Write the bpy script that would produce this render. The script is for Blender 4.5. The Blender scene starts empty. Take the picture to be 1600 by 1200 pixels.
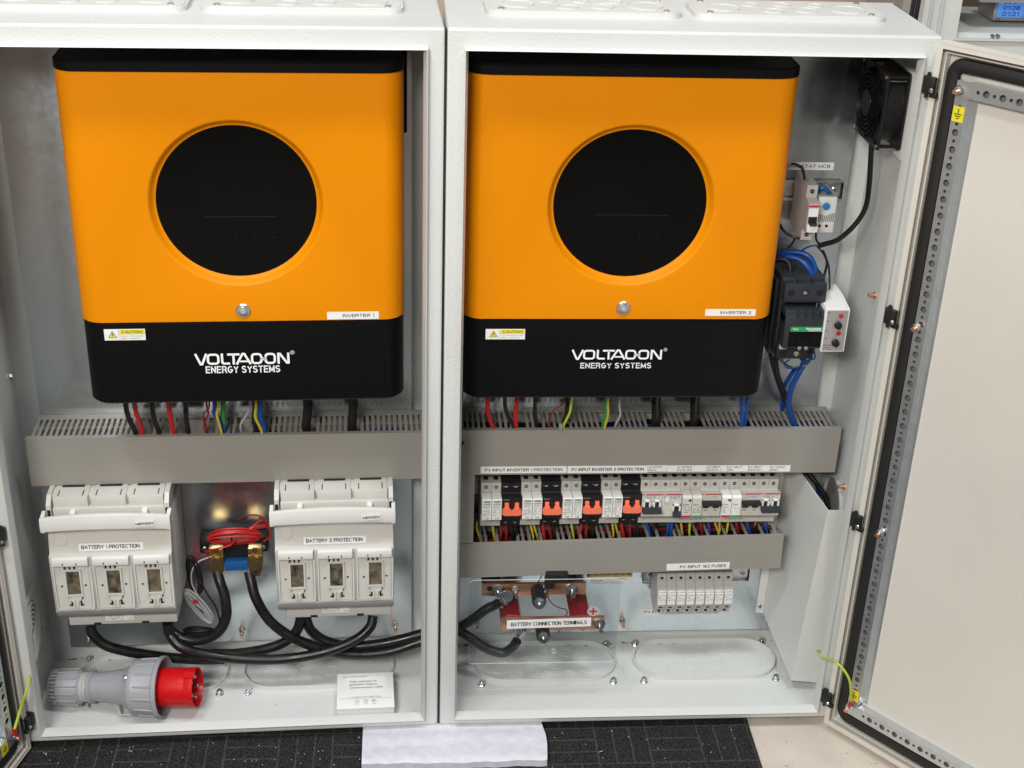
import bpy, bmesh, math, random
from math import sin, cos, pi, radians as R_
from mathutils import Vector, Matrix, Euler
from mathutils.geometry import tessellate_polygon
random.seed(7)
C = bpy.context.scene
COL = C.collection

# ------------------------------------------------------------------ camera
FPX = 2184.8
CAMP = Vector((-0.0593, -1.9372, 1.6464))
ROT = (Matrix.Rotation(-0.0854, 3, 'Z') @ Matrix.Rotation(pi/2 - 0.4642, 3, 'X') @ Matrix.Rotation(0.0362, 3, 'Z'))
cd = bpy.data.cameras.new('camera'); cam = bpy.data.objects.new('camera', cd); COL.objects.link(cam)
cd.sensor_width = 36; cd.lens = FPX/1600*36; cd.clip_start = 0.05; cd.clip_end = 60
cam.matrix_world = Matrix.Translation(CAMP) @ ROT.to_4x4()
C.camera = cam
# ------------------------------------------------------------------ light
w = bpy.data.worlds.new('World'); C.world = w; w.use_nodes = True
nt = w.node_tree; nt.nodes.clear()
out = nt.nodes.new('ShaderNodeOutputWorld'); bg = nt.nodes.new('ShaderNodeBackground')
tc = nt.nodes.new('ShaderNodeTexCoord'); sp = nt.nodes.new('ShaderNodeSeparateXYZ'); cr = nt.nodes.new('ShaderNodeValToRGB')
mp = nt.nodes.new('ShaderNodeMath'); mp.operation = 'MULTIPLY_ADD'; mp.inputs[1].default_value = .5; mp.inputs[2].default_value = .5
nt.links.new(tc.outputs['Generated'], sp.inputs[0]); nt.links.new(sp.outputs['Z'], mp.inputs[0]); nt.links.new(mp.outputs[0], cr.inputs[0])
e = cr.color_ramp.elements
e[0].position = .25; e[0].color = (.08, .07, .06, 1)
e[1].position = .95; e[1].color = (.80, .86, .92, 1)
for p_, c_ in ((.47, (.14, .12, .10, 1)), (.53, (.24, .22, .20, 1)), (.70, (.34, .35, .36, 1))):
    k = e.new(p_); k.color = c_
nt.links.new(cr.outputs[0], bg.inputs[0]); bg.inputs[1].default_value = .60; nt.links.new(bg.outputs[0], out.inputs[0])

def area(name, loc, target, sx, sy, watts, col):
    l = bpy.data.lights.new(name, 'AREA'); l.shape = 'RECTANGLE'; l.size = sx; l.size_y = sy; l.energy = watts; l.color = col
    o = bpy.data.objects.new(name, l); COL.objects.link(o); o.location = loc
    d = Vector(target) - Vector(loc); o.rotation_euler = d.to_track_quat('-Z', 'Y').to_euler(); return o
area('ceiling_or_fill_light', (0.90, -1.45, 4.8), (0.5, -0.10, 0.5), .8, .5, 72, (.94, .97, 1))
area('ceiling_or_fill_light', (-1.45, -1.60, 4.8), (-0.3, -0.10, 0.5), .8, .5, 74, (.94, .97, 1))
area('ceiling_or_fill_light', (-0.85, -2.7, 2.45), (0.2, -0.05, 0.5), 1.0, .5, 92, (1, .965, .92))  # fill lamp added in front to brighten upright faces and insides
C.view_settings.view_transform = 'Standard'; C.view_settings.look = 'None'; C.view_settings.gamma = 1
C.view_settings.exposure = -0.10; C.view_settings.use_curve_mapping = False
C.render.engine = 'CYCLES'
C.cycles.max_bounces = 10; C.cycles.transparent_max_bounces = 12

# ------------------------------------------------------------------ frames
LY, LX, LYO, W, H, D = 0.0338, -0.0032, 0.0005, 0.7, 1.2206, 0.2299
FR = {'R': Matrix.Identity(4)}
_M = Matrix.Rotation(LY, 4, 'Z'); FR['L'] = Matrix.Translation(Vector((LX, LYO, 0)) - _M @ Vector((W, 0, 0))) @ _M
FI = {k: v.inverted() for k, v in FR.items()}
def at(px, py, side='R', Y=None, Z=None, X=None):
    """point seen at photo position px,py on a known plane of a cabinet's own axes"""
    d = ROT @ Vector(((px-800)/FPX, -(py-600)/FPX, -1)); o = FI[side] @ CAMP; d = FI[side].to_3x3() @ d
    k = (Y-o[1])/d[1] if Y is not None else ((Z-o[2])/d[2] if Z is not None else (X-o[0])/d[0])
    return o + k*d

# ------------------------------------------------------------------ materials
MATS = {}
def mat(name, col, rough=.5, metal=0, var=0, vscale=8, bump=0, bscale=200, spec=.5, coat=0, rvar=0, emit=None, trans=0, alpha=1, col2=None, stretch=None, det=4, ior=1.45, bdist=.0006):
    m = bpy.data.materials.new(name); m.use_nodes = True; t = m.node_tree; b = t.nodes['Principled BSDF']
    b.inputs['Base Color'].default_value = (*col, 1); b.inputs['Roughness'].default_value = rough; b.inputs['Metallic'].default_value = metal
    b.inputs['Specular IOR Level'].default_value = spec; b.inputs['Coat Weight'].default_value = coat; b.inputs['Coat Roughness'].default_value = .1
    b.inputs['Transmission Weight'].default_value = trans; b.inputs['Alpha'].default_value = alpha; b.inputs['IOR'].default_value = ior
    if emit: b.inputs['Emission Color'].default_value = (*emit[:3], 1); b.inputs['Emission Strength'].default_value = emit[3]
    if var or bump or rvar:
        tc = t.nodes.new('ShaderNodeTexCoord'); v = tc.outputs['Object']
        if stretch:
            mp = t.nodes.new('ShaderNodeMapping'); mp.inputs['Scale'].default_value = stretch; t.links.new(v, mp.inputs[0]); v = mp.outputs[0]
    if var or rvar:
        n = t.nodes.new('ShaderNodeTexNoise'); n.inputs['Scale'].default_value = vscale; n.inputs['Detail'].default_value = det; t.links.new(v, n.inputs[0])
        rm = t.nodes.new('ShaderNodeMapRange'); rm.inputs[1].default_value = .3; rm.inputs[2].default_value = .7; t.links.new(n.outputs[0], rm.inputs[0])
        if var:
            mx = t.nodes.new('ShaderNodeMix'); mx.data_type = 'RGBA'
            c2 = col2 or tuple(c*(1-var) for c in col)
            mx.inputs[6].default_value = (*c2, 1); mx.inputs[7].default_value = (*(min(1, c*(1+var*.4)) for c in col), 1)
            t.links.new(rm.outputs[0], mx.inputs[0]); t.links.new(mx.outputs[2], b.inputs['Base Color'])
        if rvar:
            r2 = t.nodes.new('ShaderNodeMapRange'); r2.inputs[1].default_value = .3; r2.inputs[2].default_value = .7
            r2.inputs[3].default_value = max(.02, rough-rvar); r2.inputs[4].default_value = min(1, rough+rvar)
            t.links.new(n.outputs[0], r2.inputs[0]); t.links.new(r2.outputs[0], b.inputs['Roughness'])
    if bump:
        n2 = t.nodes.new('ShaderNodeTexNoise'); n2.inputs['Scale'].default_value = bscale; n2.inputs['Detail'].default_value = 2; t.links.new(v, n2.inputs[0])
        bp = t.nodes.new('ShaderNodeBump'); bp.inputs['Strength'].default_value = bump; bp.inputs['Distance'].default_value = bdist
        t.links.new(n2.outputs[0], bp.inputs['Height']); t.links.new(bp.outputs[0], b.inputs['Normal'])
    MATS[name] = m; return m
mat('paint', (.62, .635, .615), .40, bump=.95, bscale=260, var=.05, vscale=3, rvar=.06)
mat('paint_smooth', (.64, .65, .62), .34, bump=.35, bscale=300, var=.06, vscale=4, rvar=.08)
mat('door_paint', (.62, .59, .53), .40, bump=.45, bscale=260, var=.07, vscale=2.2, rvar=.08)
mat('galv', (.72, .77, .80), .25, .97, var=.06, vscale=130, rvar=.02, bump=.6, bscale=9, det=3, bdist=.004)
mat('zinc', (.66, .68, .69), .30, 1, var=.15, vscale=60, rvar=.1)
mat('zinc_rail', (.60, .63, .65), .32, .85, var=.05, vscale=60, rvar=.02)
mat('orange', (.76, .248, .0), .40, 0, var=.18, vscale=1500, bump=.55, bscale=1000, spec=.18, det=1)
mat('black_case', (.0045, .0045, .005), .36, 0, bump=.12, bscale=900, spec=.13)
mat('glass_black', (.0016, .0018, .0020), .06, 0, spec=.11, coat=0, var=.3, vscale=7, rvar=.045)
mat('duct', (.285, .270, .240), .36, 0, var=.05, vscale=9, rvar=.10, bump=.05, bscale=200, spec=.45)
mat('mesh_and_shade', (.19, .18, .165), .5)
mat('white_plastic', (.74, .73, .70), .38, var=.03, vscale=20)
mat('beige_plastic', (.50, .475, .435), .42, var=.06, vscale=18)
mat('plug_grey', (.33, .335, .355), .40, var=.05, vscale=12)
mat('grey_plastic', (.40, .41, .42), .42, var=.05, vscale=12)
mat('holder_grey', (.47, .45, .425), .42, var=.05, vscale=12)
mat('cover_ivory', (.56, .54, .495), .36, var=.03, vscale=12)
mat('black_plastic', (.012, .012, .012), .45)
mat('dark_slate', (.022, .026, .033), .42, var=.1, vscale=30)
mat('rubber', (.013, .012, .011), .55, var=.15, vscale=15, bump=.15, bscale=100)
mat('cable_black', (.010, .010, .010), .36, var=.3, vscale=40, rvar=.14)
mat('cable_red', (.42, .012, .012), .38)
mat('cable_darkred', (.19, .01, .012), .42)
mat('cable_blue', (.006, .060, .28), .33)
mat('cable_grey', (.33, .33, .33), .4)
mat('cable_yellow', (.50, .40, .04), .38)
mat('cable_green', (.03, .22, .05), .38)
mat('earth_yellow', (.42, .52, .04), .38)
mat('sticker', (.80, .80, .78), .45, var=.02, vscale=30)
mat('sticker_yellow', (.74, .62, .02), .45)
mat('ink', (.012, .012, .012), .5)
mat('ink_soft', (.10, .10, .10), .5)
mat('ink_green', (.03, .22, .13), .5)
mat('ink_red', (.45, .02, .02), .5)
mat('logo_white', (.86, .87, .88), .5)
mat('copper', (.84, .44, .29), .38, .9, var=.15, vscale=14, rvar=.1)
mat('brass', (.58, .42, .19), .36, 1, var=.2, vscale=60)
mat('coral', (.88, .19, .10), .4)
mat('blue_plastic', (.010, .085, .27), .4)
mat('dial_blue', (.02, .20, .50), .4)
mat('green_strip', (.02, .30, .09), .4)
mat('spd_green', (.20, .30, .14), .4)
mat('plug_red', (.55, .005, .008), .33)
mat('red_resin', (.24, .008, .014), .22, coat=.5)
mat('hole', (.006, .006, .006), .8)
def clear(name, tint, base, rough):
    m = bpy.data.materials.new(name); m.use_nodes = True; t = m.node_tree; t.nodes.clear()
    o = t.nodes.new('ShaderNodeOutputMaterial'); tr = t.nodes.new('ShaderNodeBsdfTransparent'); gl = t.nodes.new('ShaderNodeBsdfGlossy'); mx = t.nodes.new('ShaderNodeMixShader')
    fr0 = t.nodes.new('ShaderNodeLayerWeight'); pw = t.nodes.new('ShaderNodeMath'); pw.operation = 'POWER'; pw.inputs[1].default_value = 4; t.links.new(fr0.outputs['Facing'], pw.inputs[0]); fr = t.nodes.new('ShaderNodeMath'); fr.operation = 'MULTIPLY'; fr.inputs[1].default_value = .5; t.links.new(pw.outputs[0], fr.inputs[0]); ma = t.nodes.new('ShaderNodeMath'); ma.operation = 'ADD'; ma.inputs[1].default_value = base
    tr.inputs[0].default_value = (*tint, 1); gl.inputs['Roughness'].default_value = rough
    t.links.new(fr.outputs[0], ma.inputs[0]); t.links.new(ma.outputs[0], mx.inputs[0]); t.links.new(tr.outputs[0], mx.inputs[1]); t.links.new(gl.outputs[0], mx.inputs[2]); t.links.new(mx.outputs[0], o.inputs[0]); MATS[name] = m
clear('clear', (.96, .98, .98), .065, .22); clear('window_clear', (.98, .98, .97), .025, .16)
mat('acrylic_edge_glow', (.80, .84, .84), .3, alpha=.55)  # pale colour paints the bright lit edges of the acrylic
mat('lcd_dark', (.0017, .0018, .0024), .06, spec=.112)
mat('fuse_body', (.20, .16, .11), .4, var=.7, vscale=90, col2=(.03, .028, .025))
mat('foam', (.64, .64, .70), .75, bump=1.0, bscale=420, var=.10, vscale=60)
mat('box_card', (.80, .785, .745), .5, var=.02, vscale=8)
mat('floor', (.60, .53, .45), .45, var=.12, vscale=14, rvar=.08)
mat('fleck', (.72, .70, .64), .7)
mat('speck', (.10, .065, .04), .8)
mat('wall', (.50, .38, .30), .7, var=.08, vscale=3)
mat('lcd', (.05, .16, .45), .2, emit=(.10, .32, .95, .55))
mat('silver', (.42, .42, .43), .35, .6)
mat('tape', (.45, .45, .44), .3)
mat('dust_and_shade', (.16, .12, .08), .9)
# carpet tile
def carpet():
    m = bpy.data.materials.new('carpet'); m.use_nodes = True; t = m.node_tree; b = t.nodes['Principled BSDF']; b.inputs['Roughness'].default_value = .95
    b.inputs['Specular IOR Level'].default_value = .1
    tc = t.nodes.new('ShaderNodeTexCoord')
    n = t.nodes.new('ShaderNodeTexNoise'); n.inputs['Scale'].default_value = 420; n.inputs['Detail'].default_value = 3
    n2 = t.nodes.new('ShaderNodeTexNoise'); n2.inputs['Scale'].default_value = 30; n2.inputs['Detail'].default_value = 5
    br = t.nodes.new('ShaderNodeTexBrick'); br.inputs['Scale'].default_value = 1; 
    br2 = t.nodes.new('ShaderNodeTexBrick'); ch = t.nodes.new('ShaderNodeTexChecker'); ch.inputs['Scale'].default_value = 1/.092; rt = t.nodes.new('ShaderNodeMapping'); rt.inputs['Rotation'].default_value = (0, 0, pi/2); dn = t.nodes.new('ShaderNodeTexNoise'); dn.inputs['Scale'].default_value = 90; ads = t.nodes.new('ShaderNodeVectorMath'); ads.operation = 'MULTIPLY_ADD'; ads.inputs[1].default_value = (.004, .004, 0)
    br.offset = 0; br2.offset = 0
    for q_ in (br, br2): q_.inputs['Scale'].default_value = 1; q_.inputs['Brick Width'].default_value = .092; q_.inputs['Row Height'].default_value = .0307; q_.inputs['Mortar Size'].default_value = .0022; q_.inputs['Mortar Smooth'].default_value = 1; q_.inputs['Color1'].default_value = q_.inputs['Color2'].default_value = (0, 0, 0, 1); q_.inputs['Mortar'].default_value = (1, 1, 1, 1)
    br.inputs['Color1'].default_value = (0, 0, 0, 1); br.inputs['Color2'].default_value = (0, 0, 0, 1); br.inputs['Mortar'].default_value = (1, 1, 1, 1)
    for q in (n, n2, dn): t.links.new(tc.outputs['Object'], q.inputs[0])
    t.links.new(dn.outputs['Color'], ads.inputs[0]); t.links.new(tc.outputs['Object'], ads.inputs[2])
    for q in (br, ch, rt): t.links.new(ads.outputs[0], q.inputs[0])
    t.links.new(rt.outputs[0], br2.inputs[0]); bm_ = t.nodes.new('ShaderNodeMix'); bm_.data_type = 'RGBA'; t.links.new(ch.outputs['Fac'], bm_.inputs[0]); t.links.new(br.outputs['Color'], bm_.inputs[6]); t.links.new(br2.outputs['Color'], bm_.inputs[7])
    a = t.nodes.new('ShaderNodeMapRange'); a.inputs[1].default_value = .35; a.inputs[2].default_value = .75; a.inputs[3].default_value = .006; a.inputs[4].default_value = .060
    t.links.new(n.outputs[0], a.inputs[0])
    mu = t.nodes.new('ShaderNodeMath'); mu.operation = 'MULTIPLY'; t.links.new(bm_.outputs[2], mu.inputs[0]); t.links.new(n2.outputs[0], mu.inputs[1])
    ad = t.nodes.new('ShaderNodeMath'); ad.operation = 'MULTIPLY_ADD'; ad.inputs[1].default_value = .075; t.links.new(mu.outputs[0], ad.inputs[0]); t.links.new(a.outputs[0], ad.inputs[2])
    cb = t.nodes.new('ShaderNodeCombineColor')
    for i in range(3): t.links.new(ad.outputs[0], cb.inputs[i])
    t.links.new(cb.outputs[0], b.inputs['Base Color'])
    bp = t.nodes.new('ShaderNodeBump'); bp.inputs['Strength'].default_value = .8; bp.inputs['Distance'].default_value = .003; t.links.new(n.outputs[0], bp.inputs['Height']); t.links.new(bp.outputs[0], b.inputs['Normal'])
    MATS['carpet'] = m
carpet()

# ------------------------------------------------------------------ mesh helpers
class MB:
    def __init__(s): s.v = []; s.f = []; s.m = []; s.M = None
    def add(s, vs, fs, mi=0):
        o = len(s.v)
        s.v += [(s.M @ Vector(p)) if s.M else Vector(p) for p in vs]
        for f in fs: s.f.append([i+o for i in f]); s.m.append(mi)
        return s
    def box(s, x0, x1, y0, y1, z0, z1, b=0, mi=0, seg=2):
        if x0 > x1: x0, x1 = x1, x0
        if y0 > y1: y0, y1 = y1, y0
        if z0 > z1: z0, z1 = z1, z0
        if b <= 0:
            vs = [(x, y, z) for z in (z0, z1) for y in (y0, y1) for x in (x0, x1)]
            return s.add(vs, [(0, 2, 3, 1), (4, 5, 7, 6), (0, 1, 5, 4), (1, 3, 7, 5), (3, 2, 6, 7), (2, 0, 4, 6)], mi)
        bm = bmesh.new(); bmesh.ops.create_cube(bm, size=1)
        for v in bm.verts: v.co = Vector(((x0+x1)/2+v.co.x*(x1-x0), (y0+y1)/2+v.co.y*(y1-y0), (z0+z1)/2+v.co.z*(z1-z0)))
        bmesh.ops.bevel(bm, geom=bm.edges[:], offset=min(b, .49*min(x1-x0, y1-y0, z1-z0)), segments=seg, affect='EDGES', profile=.5)
        return s.bm(bm, mi)
    def bm(s, bm, mi=0):
        bm.verts.index_update(); s.add([v.co.copy() for v in bm.verts], [[v.index for v in f.verts] for f in bm.faces], mi); bm.free(); return s
    def cyl(s, p, q, r, r2=None, n=20, mi=0, cap=True):
        p = Vector(p); q = Vector(q); r2 = r if r2 is None else r2; ax = (q-p).normalized()
        u = ax.orthogonal().normalized(); v = ax.cross(u)
        vs = []
        for c, rr in ((p, r), (q, r2)):
            vs += [c+rr*(cos(2*pi*i/n)*u+sin(2*pi*i/n)*v) for i in range(n)]
        fs = [(i, (i+1) % n, n+(i+1) % n, n+i) for i in range(n)]
        if cap: fs += [tuple(range(n))[::-1], tuple(range(n, 2*n))]
        return s.add(vs, fs, mi)
    def lathe(s, prof, o, ax, n=32, mi=0, closed=False):
        o = Vector(o); ax = Vector(ax).normalized(); u = ax.orthogonal().normalized(); v = ax.cross(u); vs = []; k = len(prof)
        for r, h in prof: vs += [o+ax*h+r*(cos(2*pi*i/n)*u+sin(2*pi*i/n)*v) for i in range(n)]
        fs = []
        for j in range(k if closed else k-1):
            a = j*n; b = ((j+1) % k)*n
            fs += [(a+i, a+(i+1) % n, b+(i+1) % n, b+i) for i in range(n)]
        if not closed:
            if prof[0][0] > 1e-6: fs.append(tuple(range(n))[::-1])
            if prof[-1][0] > 1e-6: fs.append(tuple(range((k-1)*n, k*n)))
        return s.add(vs, fs, mi)
    def prism(s, pts, axis, a, b, holes=(), mi=0, sides=True):
        """polygon pts extruded along axis: 'Y' pts=(x,z), 'X' pts=(y,z), 'Z' pts=(x,y)"""
        def P(p, h): return {'Y': (p[0], h, p[1]), 'X': (h, p[0], p[1]), 'Z': (p[0], p[1], h)}[axis]
        loops = [list(pts)] + [list(h) for h in holes]
        allp = [p for l in loops for p in l]; n = len(allp)
        if holes: tr = tessellate_polygon([[Vector((p[0], p[1], 0)) for p in l] for l in loops])
        else: tr = [tuple(range(n))]
        vs = [P(p, a) for p in allp]+[P(p, b) for p in allp]
        fs = [tuple(t) for t in tr]+[tuple(i+n for i in reversed(t)) for t in tr]
        o = 0
        if sides:
            for l in loops:
                k = len(l); fs += [(o+i, o+(i+1) % k, n+o+(i+1) % k, n+o+i) for i in range(k)]; o += k
        return s.add(vs, fs, mi)
    def tube(s, pts, r, n=12, mi=0, caps=True, steps=8, smooth=True):
        pts = [Vector(p) for p in pts]
        if smooth and len(pts) > 2:
            q = [pts[0]*2-pts[1]]+pts+[pts[-1]*2-pts[-2]]; o = []
            for i in range(1, len(q)-2):
                for k in range(steps):
                    t = k/steps; a, b, c, d = q[i-1:i+3]
                    o.append(.5*((2*b)+(-a+c)*t+(2*a-5*b+4*c-d)*t*t+(-a+3*b-3*c+d)*t**3))
            o.append(pts[-1]); pts = o
        vs = []; up = None
        for i, p in enumerate(pts):
            d = (pts[min(i+1, len(pts)-1)]-pts[max(i-1, 0)])
            d = d.normalized() if d.length > 1e-9 else Vector((0, 0, 1))
            if up is None: up = d.orthogonal().normalized()
            up = up-d*up.dot(d); up = up.normalized() if up.length > 1e-6 else d.orthogonal().normalized()
            v = d.cross(up)
            vs += [p+r*(cos(2*pi*j/n)*up+sin(2*pi*j/n)*v) for j in range(n)]
        k = len(pts); fs = [(i*n+j, i*n+(j+1) % n, (i+1)*n+(j+1) % n, (i+1)*n+j) for i in range(k-1) for j in range(n)]
        if caps: fs += [tuple(range(n))[::-1], tuple(range((k-1)*n, k*n))]
        return s.add(vs, fs, mi)
    def text(s, txt, x0, x1, z0, z1, y, mi=0, bold=0, M=None):
        if M is None and all(c in GL or c in ' \n' for c in txt):
            L = txt.split('\n')
            if len(L) == 1: return strokes(s, txt, x0, x1, z0, z1, y, .12 if bold <= .006 else (.165 if bold < .02 else .18), mi)
            hh = (z1-z0)/(len(L)+.45*(len(L)-1))
            for i, l in enumerate(L):
                zt = z1-i*hh*1.45; strokes(s, l, x0, x0+(x1-x0)*len(l)/max(map(len, L)), zt-hh, zt, y, .13, mi)
            return s
        cu = bpy.data.curves.new('t', 'FONT'); cu.body = txt; cu.size = 1; cu.resolution_u = 3; cu.offset = bold; cu.fill_mode = 'FRONT'
        ob = bpy.data.objects.new('t', cu); me = ob.to_mesh()
        vs = [v.co.copy() for v in me.vertices]; fs = [list(p.vertices) for p in me.polygons]; ob.to_mesh_clear()
        bpy.data.objects.remove(ob); bpy.data.curves.remove(cu)
        if not vs: return s
        ax, bx = min(v.x for v in vs), max(v.x for v in vs); az, bz = min(v.y for v in vs), max(v.y for v in vs)
        if '\n' not in txt and not any(c in 'gjpqy' for c in txt): az = 0 if az > -.05 else az
        P = [((v.x-ax)/(bx-ax)*(x1-x0)+x0, y, (v.y-az)/(bz-az)*(z1-z0)+z0) for v in vs]
        if M: P = [M @ Vector(p) for p in P]
        return s.add(P, fs, mi)

def _arc(cx, cy, rx, ry, a0, a1, n=8): return [(cx+rx*cos(R_(a0+(a1-a0)*i/n)), cy+ry*sin(R_(a0+(a1-a0)*i/n))) for i in range(n+1)]
_O = [_arc(.40, .5, .40, .5, 90, 450, 20)]
GL = {
 'A': (.82, [[(0, 0), (.41, 1), (.82, 0)], [(.16, .34), (.66, .34)]]), 'B': (.72, [[(0, 0), (0, 1), (.40, 1)]+_arc(.40, .76, .27, .24, 90, -90)+[(0, .52)], [(.40, .52)]+_arc(.42, .26, .30, .26, 90, -90)+[(0, 0)]]),
 'C': (.78, [_arc(.41, .5, .41, .5, 48, 312, 14)]), 'D': (.76, [[(0, 0), (0, 1), (.34, 1)]+_arc(.34, .5, .42, .5, 90, -90, 12)+[(0, 0)]]),
 'E': (.66, [[(.66, 1), (0, 1), (0, 0), (.66, 0)], [(0, .52), (.60, .52)]]), 'F': (.62, [[(.62, 1), (0, 1), (0, 0)], [(0, .5), (.54, .5)]]),
 'G': (.82, [_arc(.42, .5, .42, .5, 50, 340, 14)+[(.82, .45), (.48, .45)]]), 'H': (.74, [[(0, 0), (0, 1)], [(.74, 0), (.74, 1)], [(0, .52), (.74, .52)]]),
 'I': (.0, [[(0, 0), (0, 1)]]), 'J': (.5, [[(.5, 1), (.5, .28)]+_arc(.25, .26, .25, .26, 0, -180)]), 'K': (.72, [[(0, 0), (0, 1)], [(.68, 1), (0, .40)], [(.24, .60), (.72, 0)]]),
 'L': (.58, [[(0, 1), (0, 0), (.58, 0)]]), 'M': (.88, [[(0, 0), (0, 1)], [(0, 1), (.44, .12)], [(.44, .12), (.88, 1)], [(.88, 1), (.88, 0)]]), 'N': (.74, [[(0, 0), (0, 1)], [(0, 1), (.74, 0)], [(.74, 0), (.74, 1)]]),
 'O': (.84, [_arc(.42, .5, .42, .5, 90, 450, 22)]), 'P': (.70, [[(0, 0), (0, 1), (.40, 1)]+_arc(.42, .72, .28, .28, 90, -90)+[(0, .44)]]),
 'Q': (.84, [_arc(.42, .5, .42, .5, 90, 450, 22), [(.50, .22), (.82, -.05)]]), 'R': (.72, [[(0, 0), (0, 1), (.42, 1)]+_arc(.44, .74, .26, .26, 90, -90)+[(0, .48)], [(.40, .48), (.56, .42), (.64, .28), (.72, 0)]]),
 'S': (.70, [_arc(.35, .75, .33, .25, 20, 230, 10)+_arc(.35, .25, .35, .26, 55, -160, 12)]), 'T': (.70, [[(0, 1), (.70, 1)], [(.35, 1), (.35, 0)]]),
 'U': (.74, [[(0, 1), (0, .34)]+_arc(.37, .34, .37, .34, 180, 360, 10)+[(.74, 1)]]), 'V': (.78, [[(0, 1), (.39, 0), (.78, 1)]]), 'W': (1.1, [[(0, 1), (.27, 0)], [(.27, 0), (.55, .95)], [(.55, .95), (.83, 0)], [(.83, 0), (1.1, 1)]]),
 'X': (.74, [[(0, 0), (.74, 1)], [(0, 1), (.74, 0)]]), 'Y': (.74, [[(0, 1), (.37, .45), (.74, 1)], [(.37, .45), (.37, 0)]]), 'Z': (.68, [[(0, 1), (.68, 1), (0, 0), (.68, 0)]]),
 '1': (.26, [[(0, .74), (.20, .84), (.26, 1), (.26, 0)]]), '2': (.62, [_arc(.31, .70, .31, .30, 170, -30, 10)+[(0, 0), (.62, 0)]]), '3': (.6, [_arc(.3, .75, .28, .25, 150, -80, 9)+_arc(.3, .26, .30, .26, 80, -150, 10)]),
 '0': (.62, [_arc(.31, .5, .31, .5, 90, 450, 18)]), '8': (.62, [_arc(.31, .75, .27, .25, 90, 450, 14), _arc(.31, .25, .31, .25, 90, 450, 14)]), '4': (.64, [[(.48, 0), (.48, 1), (0, .28), (.64, .28)]]), '5': (.6, [[(.54, 1), (.1, 1), (.04, .52)]+_arc(.28, .32, .31, .32, 110, -140, 10)]),
 '6': (.6, [_arc(.3, .32, .30, .32, 90, 450, 14), [(.0, .34), (.06, .7), (.3, 1), (.5, .95)]]), '7': (.6, [[(0, 1), (.6, 1), (.2, 0)]]), '9': (.6, [_arc(.3, .68, .30, .32, 90, 450, 14), [(.6, .66), (.54, .3), (.3, 0), (.1, .05)]]),
 '&': (.76, [[(.74, 0), (.18, .72)]+_arc(.34, .80, .20, .20, 200, -20, 9)+[(.50, .66), (.10, .40)]+_arc(.28, .24, .26, .24, 150, 300, 6)+[(.60, .16), (.70, .42)]]), '-': (.4, [[(0, .45), (.4, .45)]]), ':': (.0, [[(0, .2), (0, .3)], [(0, .7), (0, .8)]]), '+': (.6, [[(0, .5), (.6, .5)], [(.3, .2), (.3, .8)]])}
def strokes(mb, txt, x0, x1, z0, z1, y, wt=.15, mi=0, gap=.26, sp=.5):
    '''capital letters drawn as flat strokes of even weight, fitted to a box'''
    segs = []; cx = 0
    for ch in txt:
        if ch == ' ': cx += sp; continue
        w_, S = GL[ch]
        for P in S: segs.append([(p[0]+cx, p[1]) for p in P])
        cx += w_+gap
    tw = cx-gap; hgt = z1-z0; h_ = wt*hgt/2; sx = (x1-x0-2*h_)/tw; sz = hgt-2*h_
    for P in segs:
        P = [Vector((x0+h_+p[0]*sx, z0+h_+p[1]*sz)) for p in P]; cl = (P[0]-P[-1]).length < 1e-7
        if cl: P = P[:-1]
        k = len(P); A = []; B = []
        for i in range(k):
            a = P[i-1] if (i or cl) else None; b = P[(i+1) % k] if (i < k-1 or cl) else None
            d1 = (P[i]-a).normalized() if a is not None else (b-P[i]).normalized(); d2 = (b-P[i]).normalized() if b is not None else d1
            n1 = Vector((-d1.y, d1.x)); n2 = Vector((-d2.y, d2.x)); m_ = (n1+n2); m_ = m_.normalized() if m_.length > 1e-6 else n1
            q = h_/max(.5, m_.dot(n1)); e1 = d1*(-h_*.0) if a is None else Vector((0, 0))
            ext = Vector((0, 0))
            if a is None: ext = -d1*h_*.9 if abs(d1.y) < .3 or abs(d1.x) < .3 else Vector((0, 0))
            if b is None: ext = d1*h_*.9 if abs(d1.y) < .3 or abs(d1.x) < .3 else Vector((0, 0))
            A.append(P[i]+m_*q+ext); B.append(P[i]-m_*q+ext)
        for i in range(k if cl else k-1):
            j = (i+1) % k; mb.add([(v.x, y, v.y) for v in (A[i], A[j], B[j], B[i])], [(0, 1, 2, 3)], mi)
    return mb
BASE = {}
def finish(me, mats):
    for k in mats: me.materials.append(MATS[k])
def build(mb, name, mats, parent=None, label=None, side='R', base=None, smooth=35):
    me = bpy.data.meshes.new(name)
    if isinstance(mats, str): mats = [mats]
    o = bpy.data.objects.new(name, me)
    if parent is not None:
        b = BASE[parent.name]; o.parent = parent; BASE[o.name] = b
    else:
        b = Vector(base) if base is not None else Vector((0, 0, 0)); BASE[o.name] = b
        o.matrix_world = FR[side] @ Matrix.Translation(b)
    me.from_pydata([tuple(v-b) for v in mb.v], [], mb.f); finish(me, mats)
    me.polygons.foreach_set('material_index', mb.m)
    bm = bmesh.new(); bm.from_mesh(me); bmesh.ops.recalc_face_normals(bm, faces=bm.faces[:]); bm.to_mesh(me); bm.free()
    if smooth:
        me.polygons.foreach_set('use_smooth', [True]*len(me.polygons)); me.set_sharp_from_angle(angle=R_(smooth))
    COL.objects.link(o)
    if label: o['label'] = label
    return o
def tag(o, label, cat=None, group=None, kind=None):
    if label: o['label'] = label
    if cat: o['category'] = cat
    if group: o['group'] = group
    if kind: o['kind'] = kind
    return o
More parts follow.
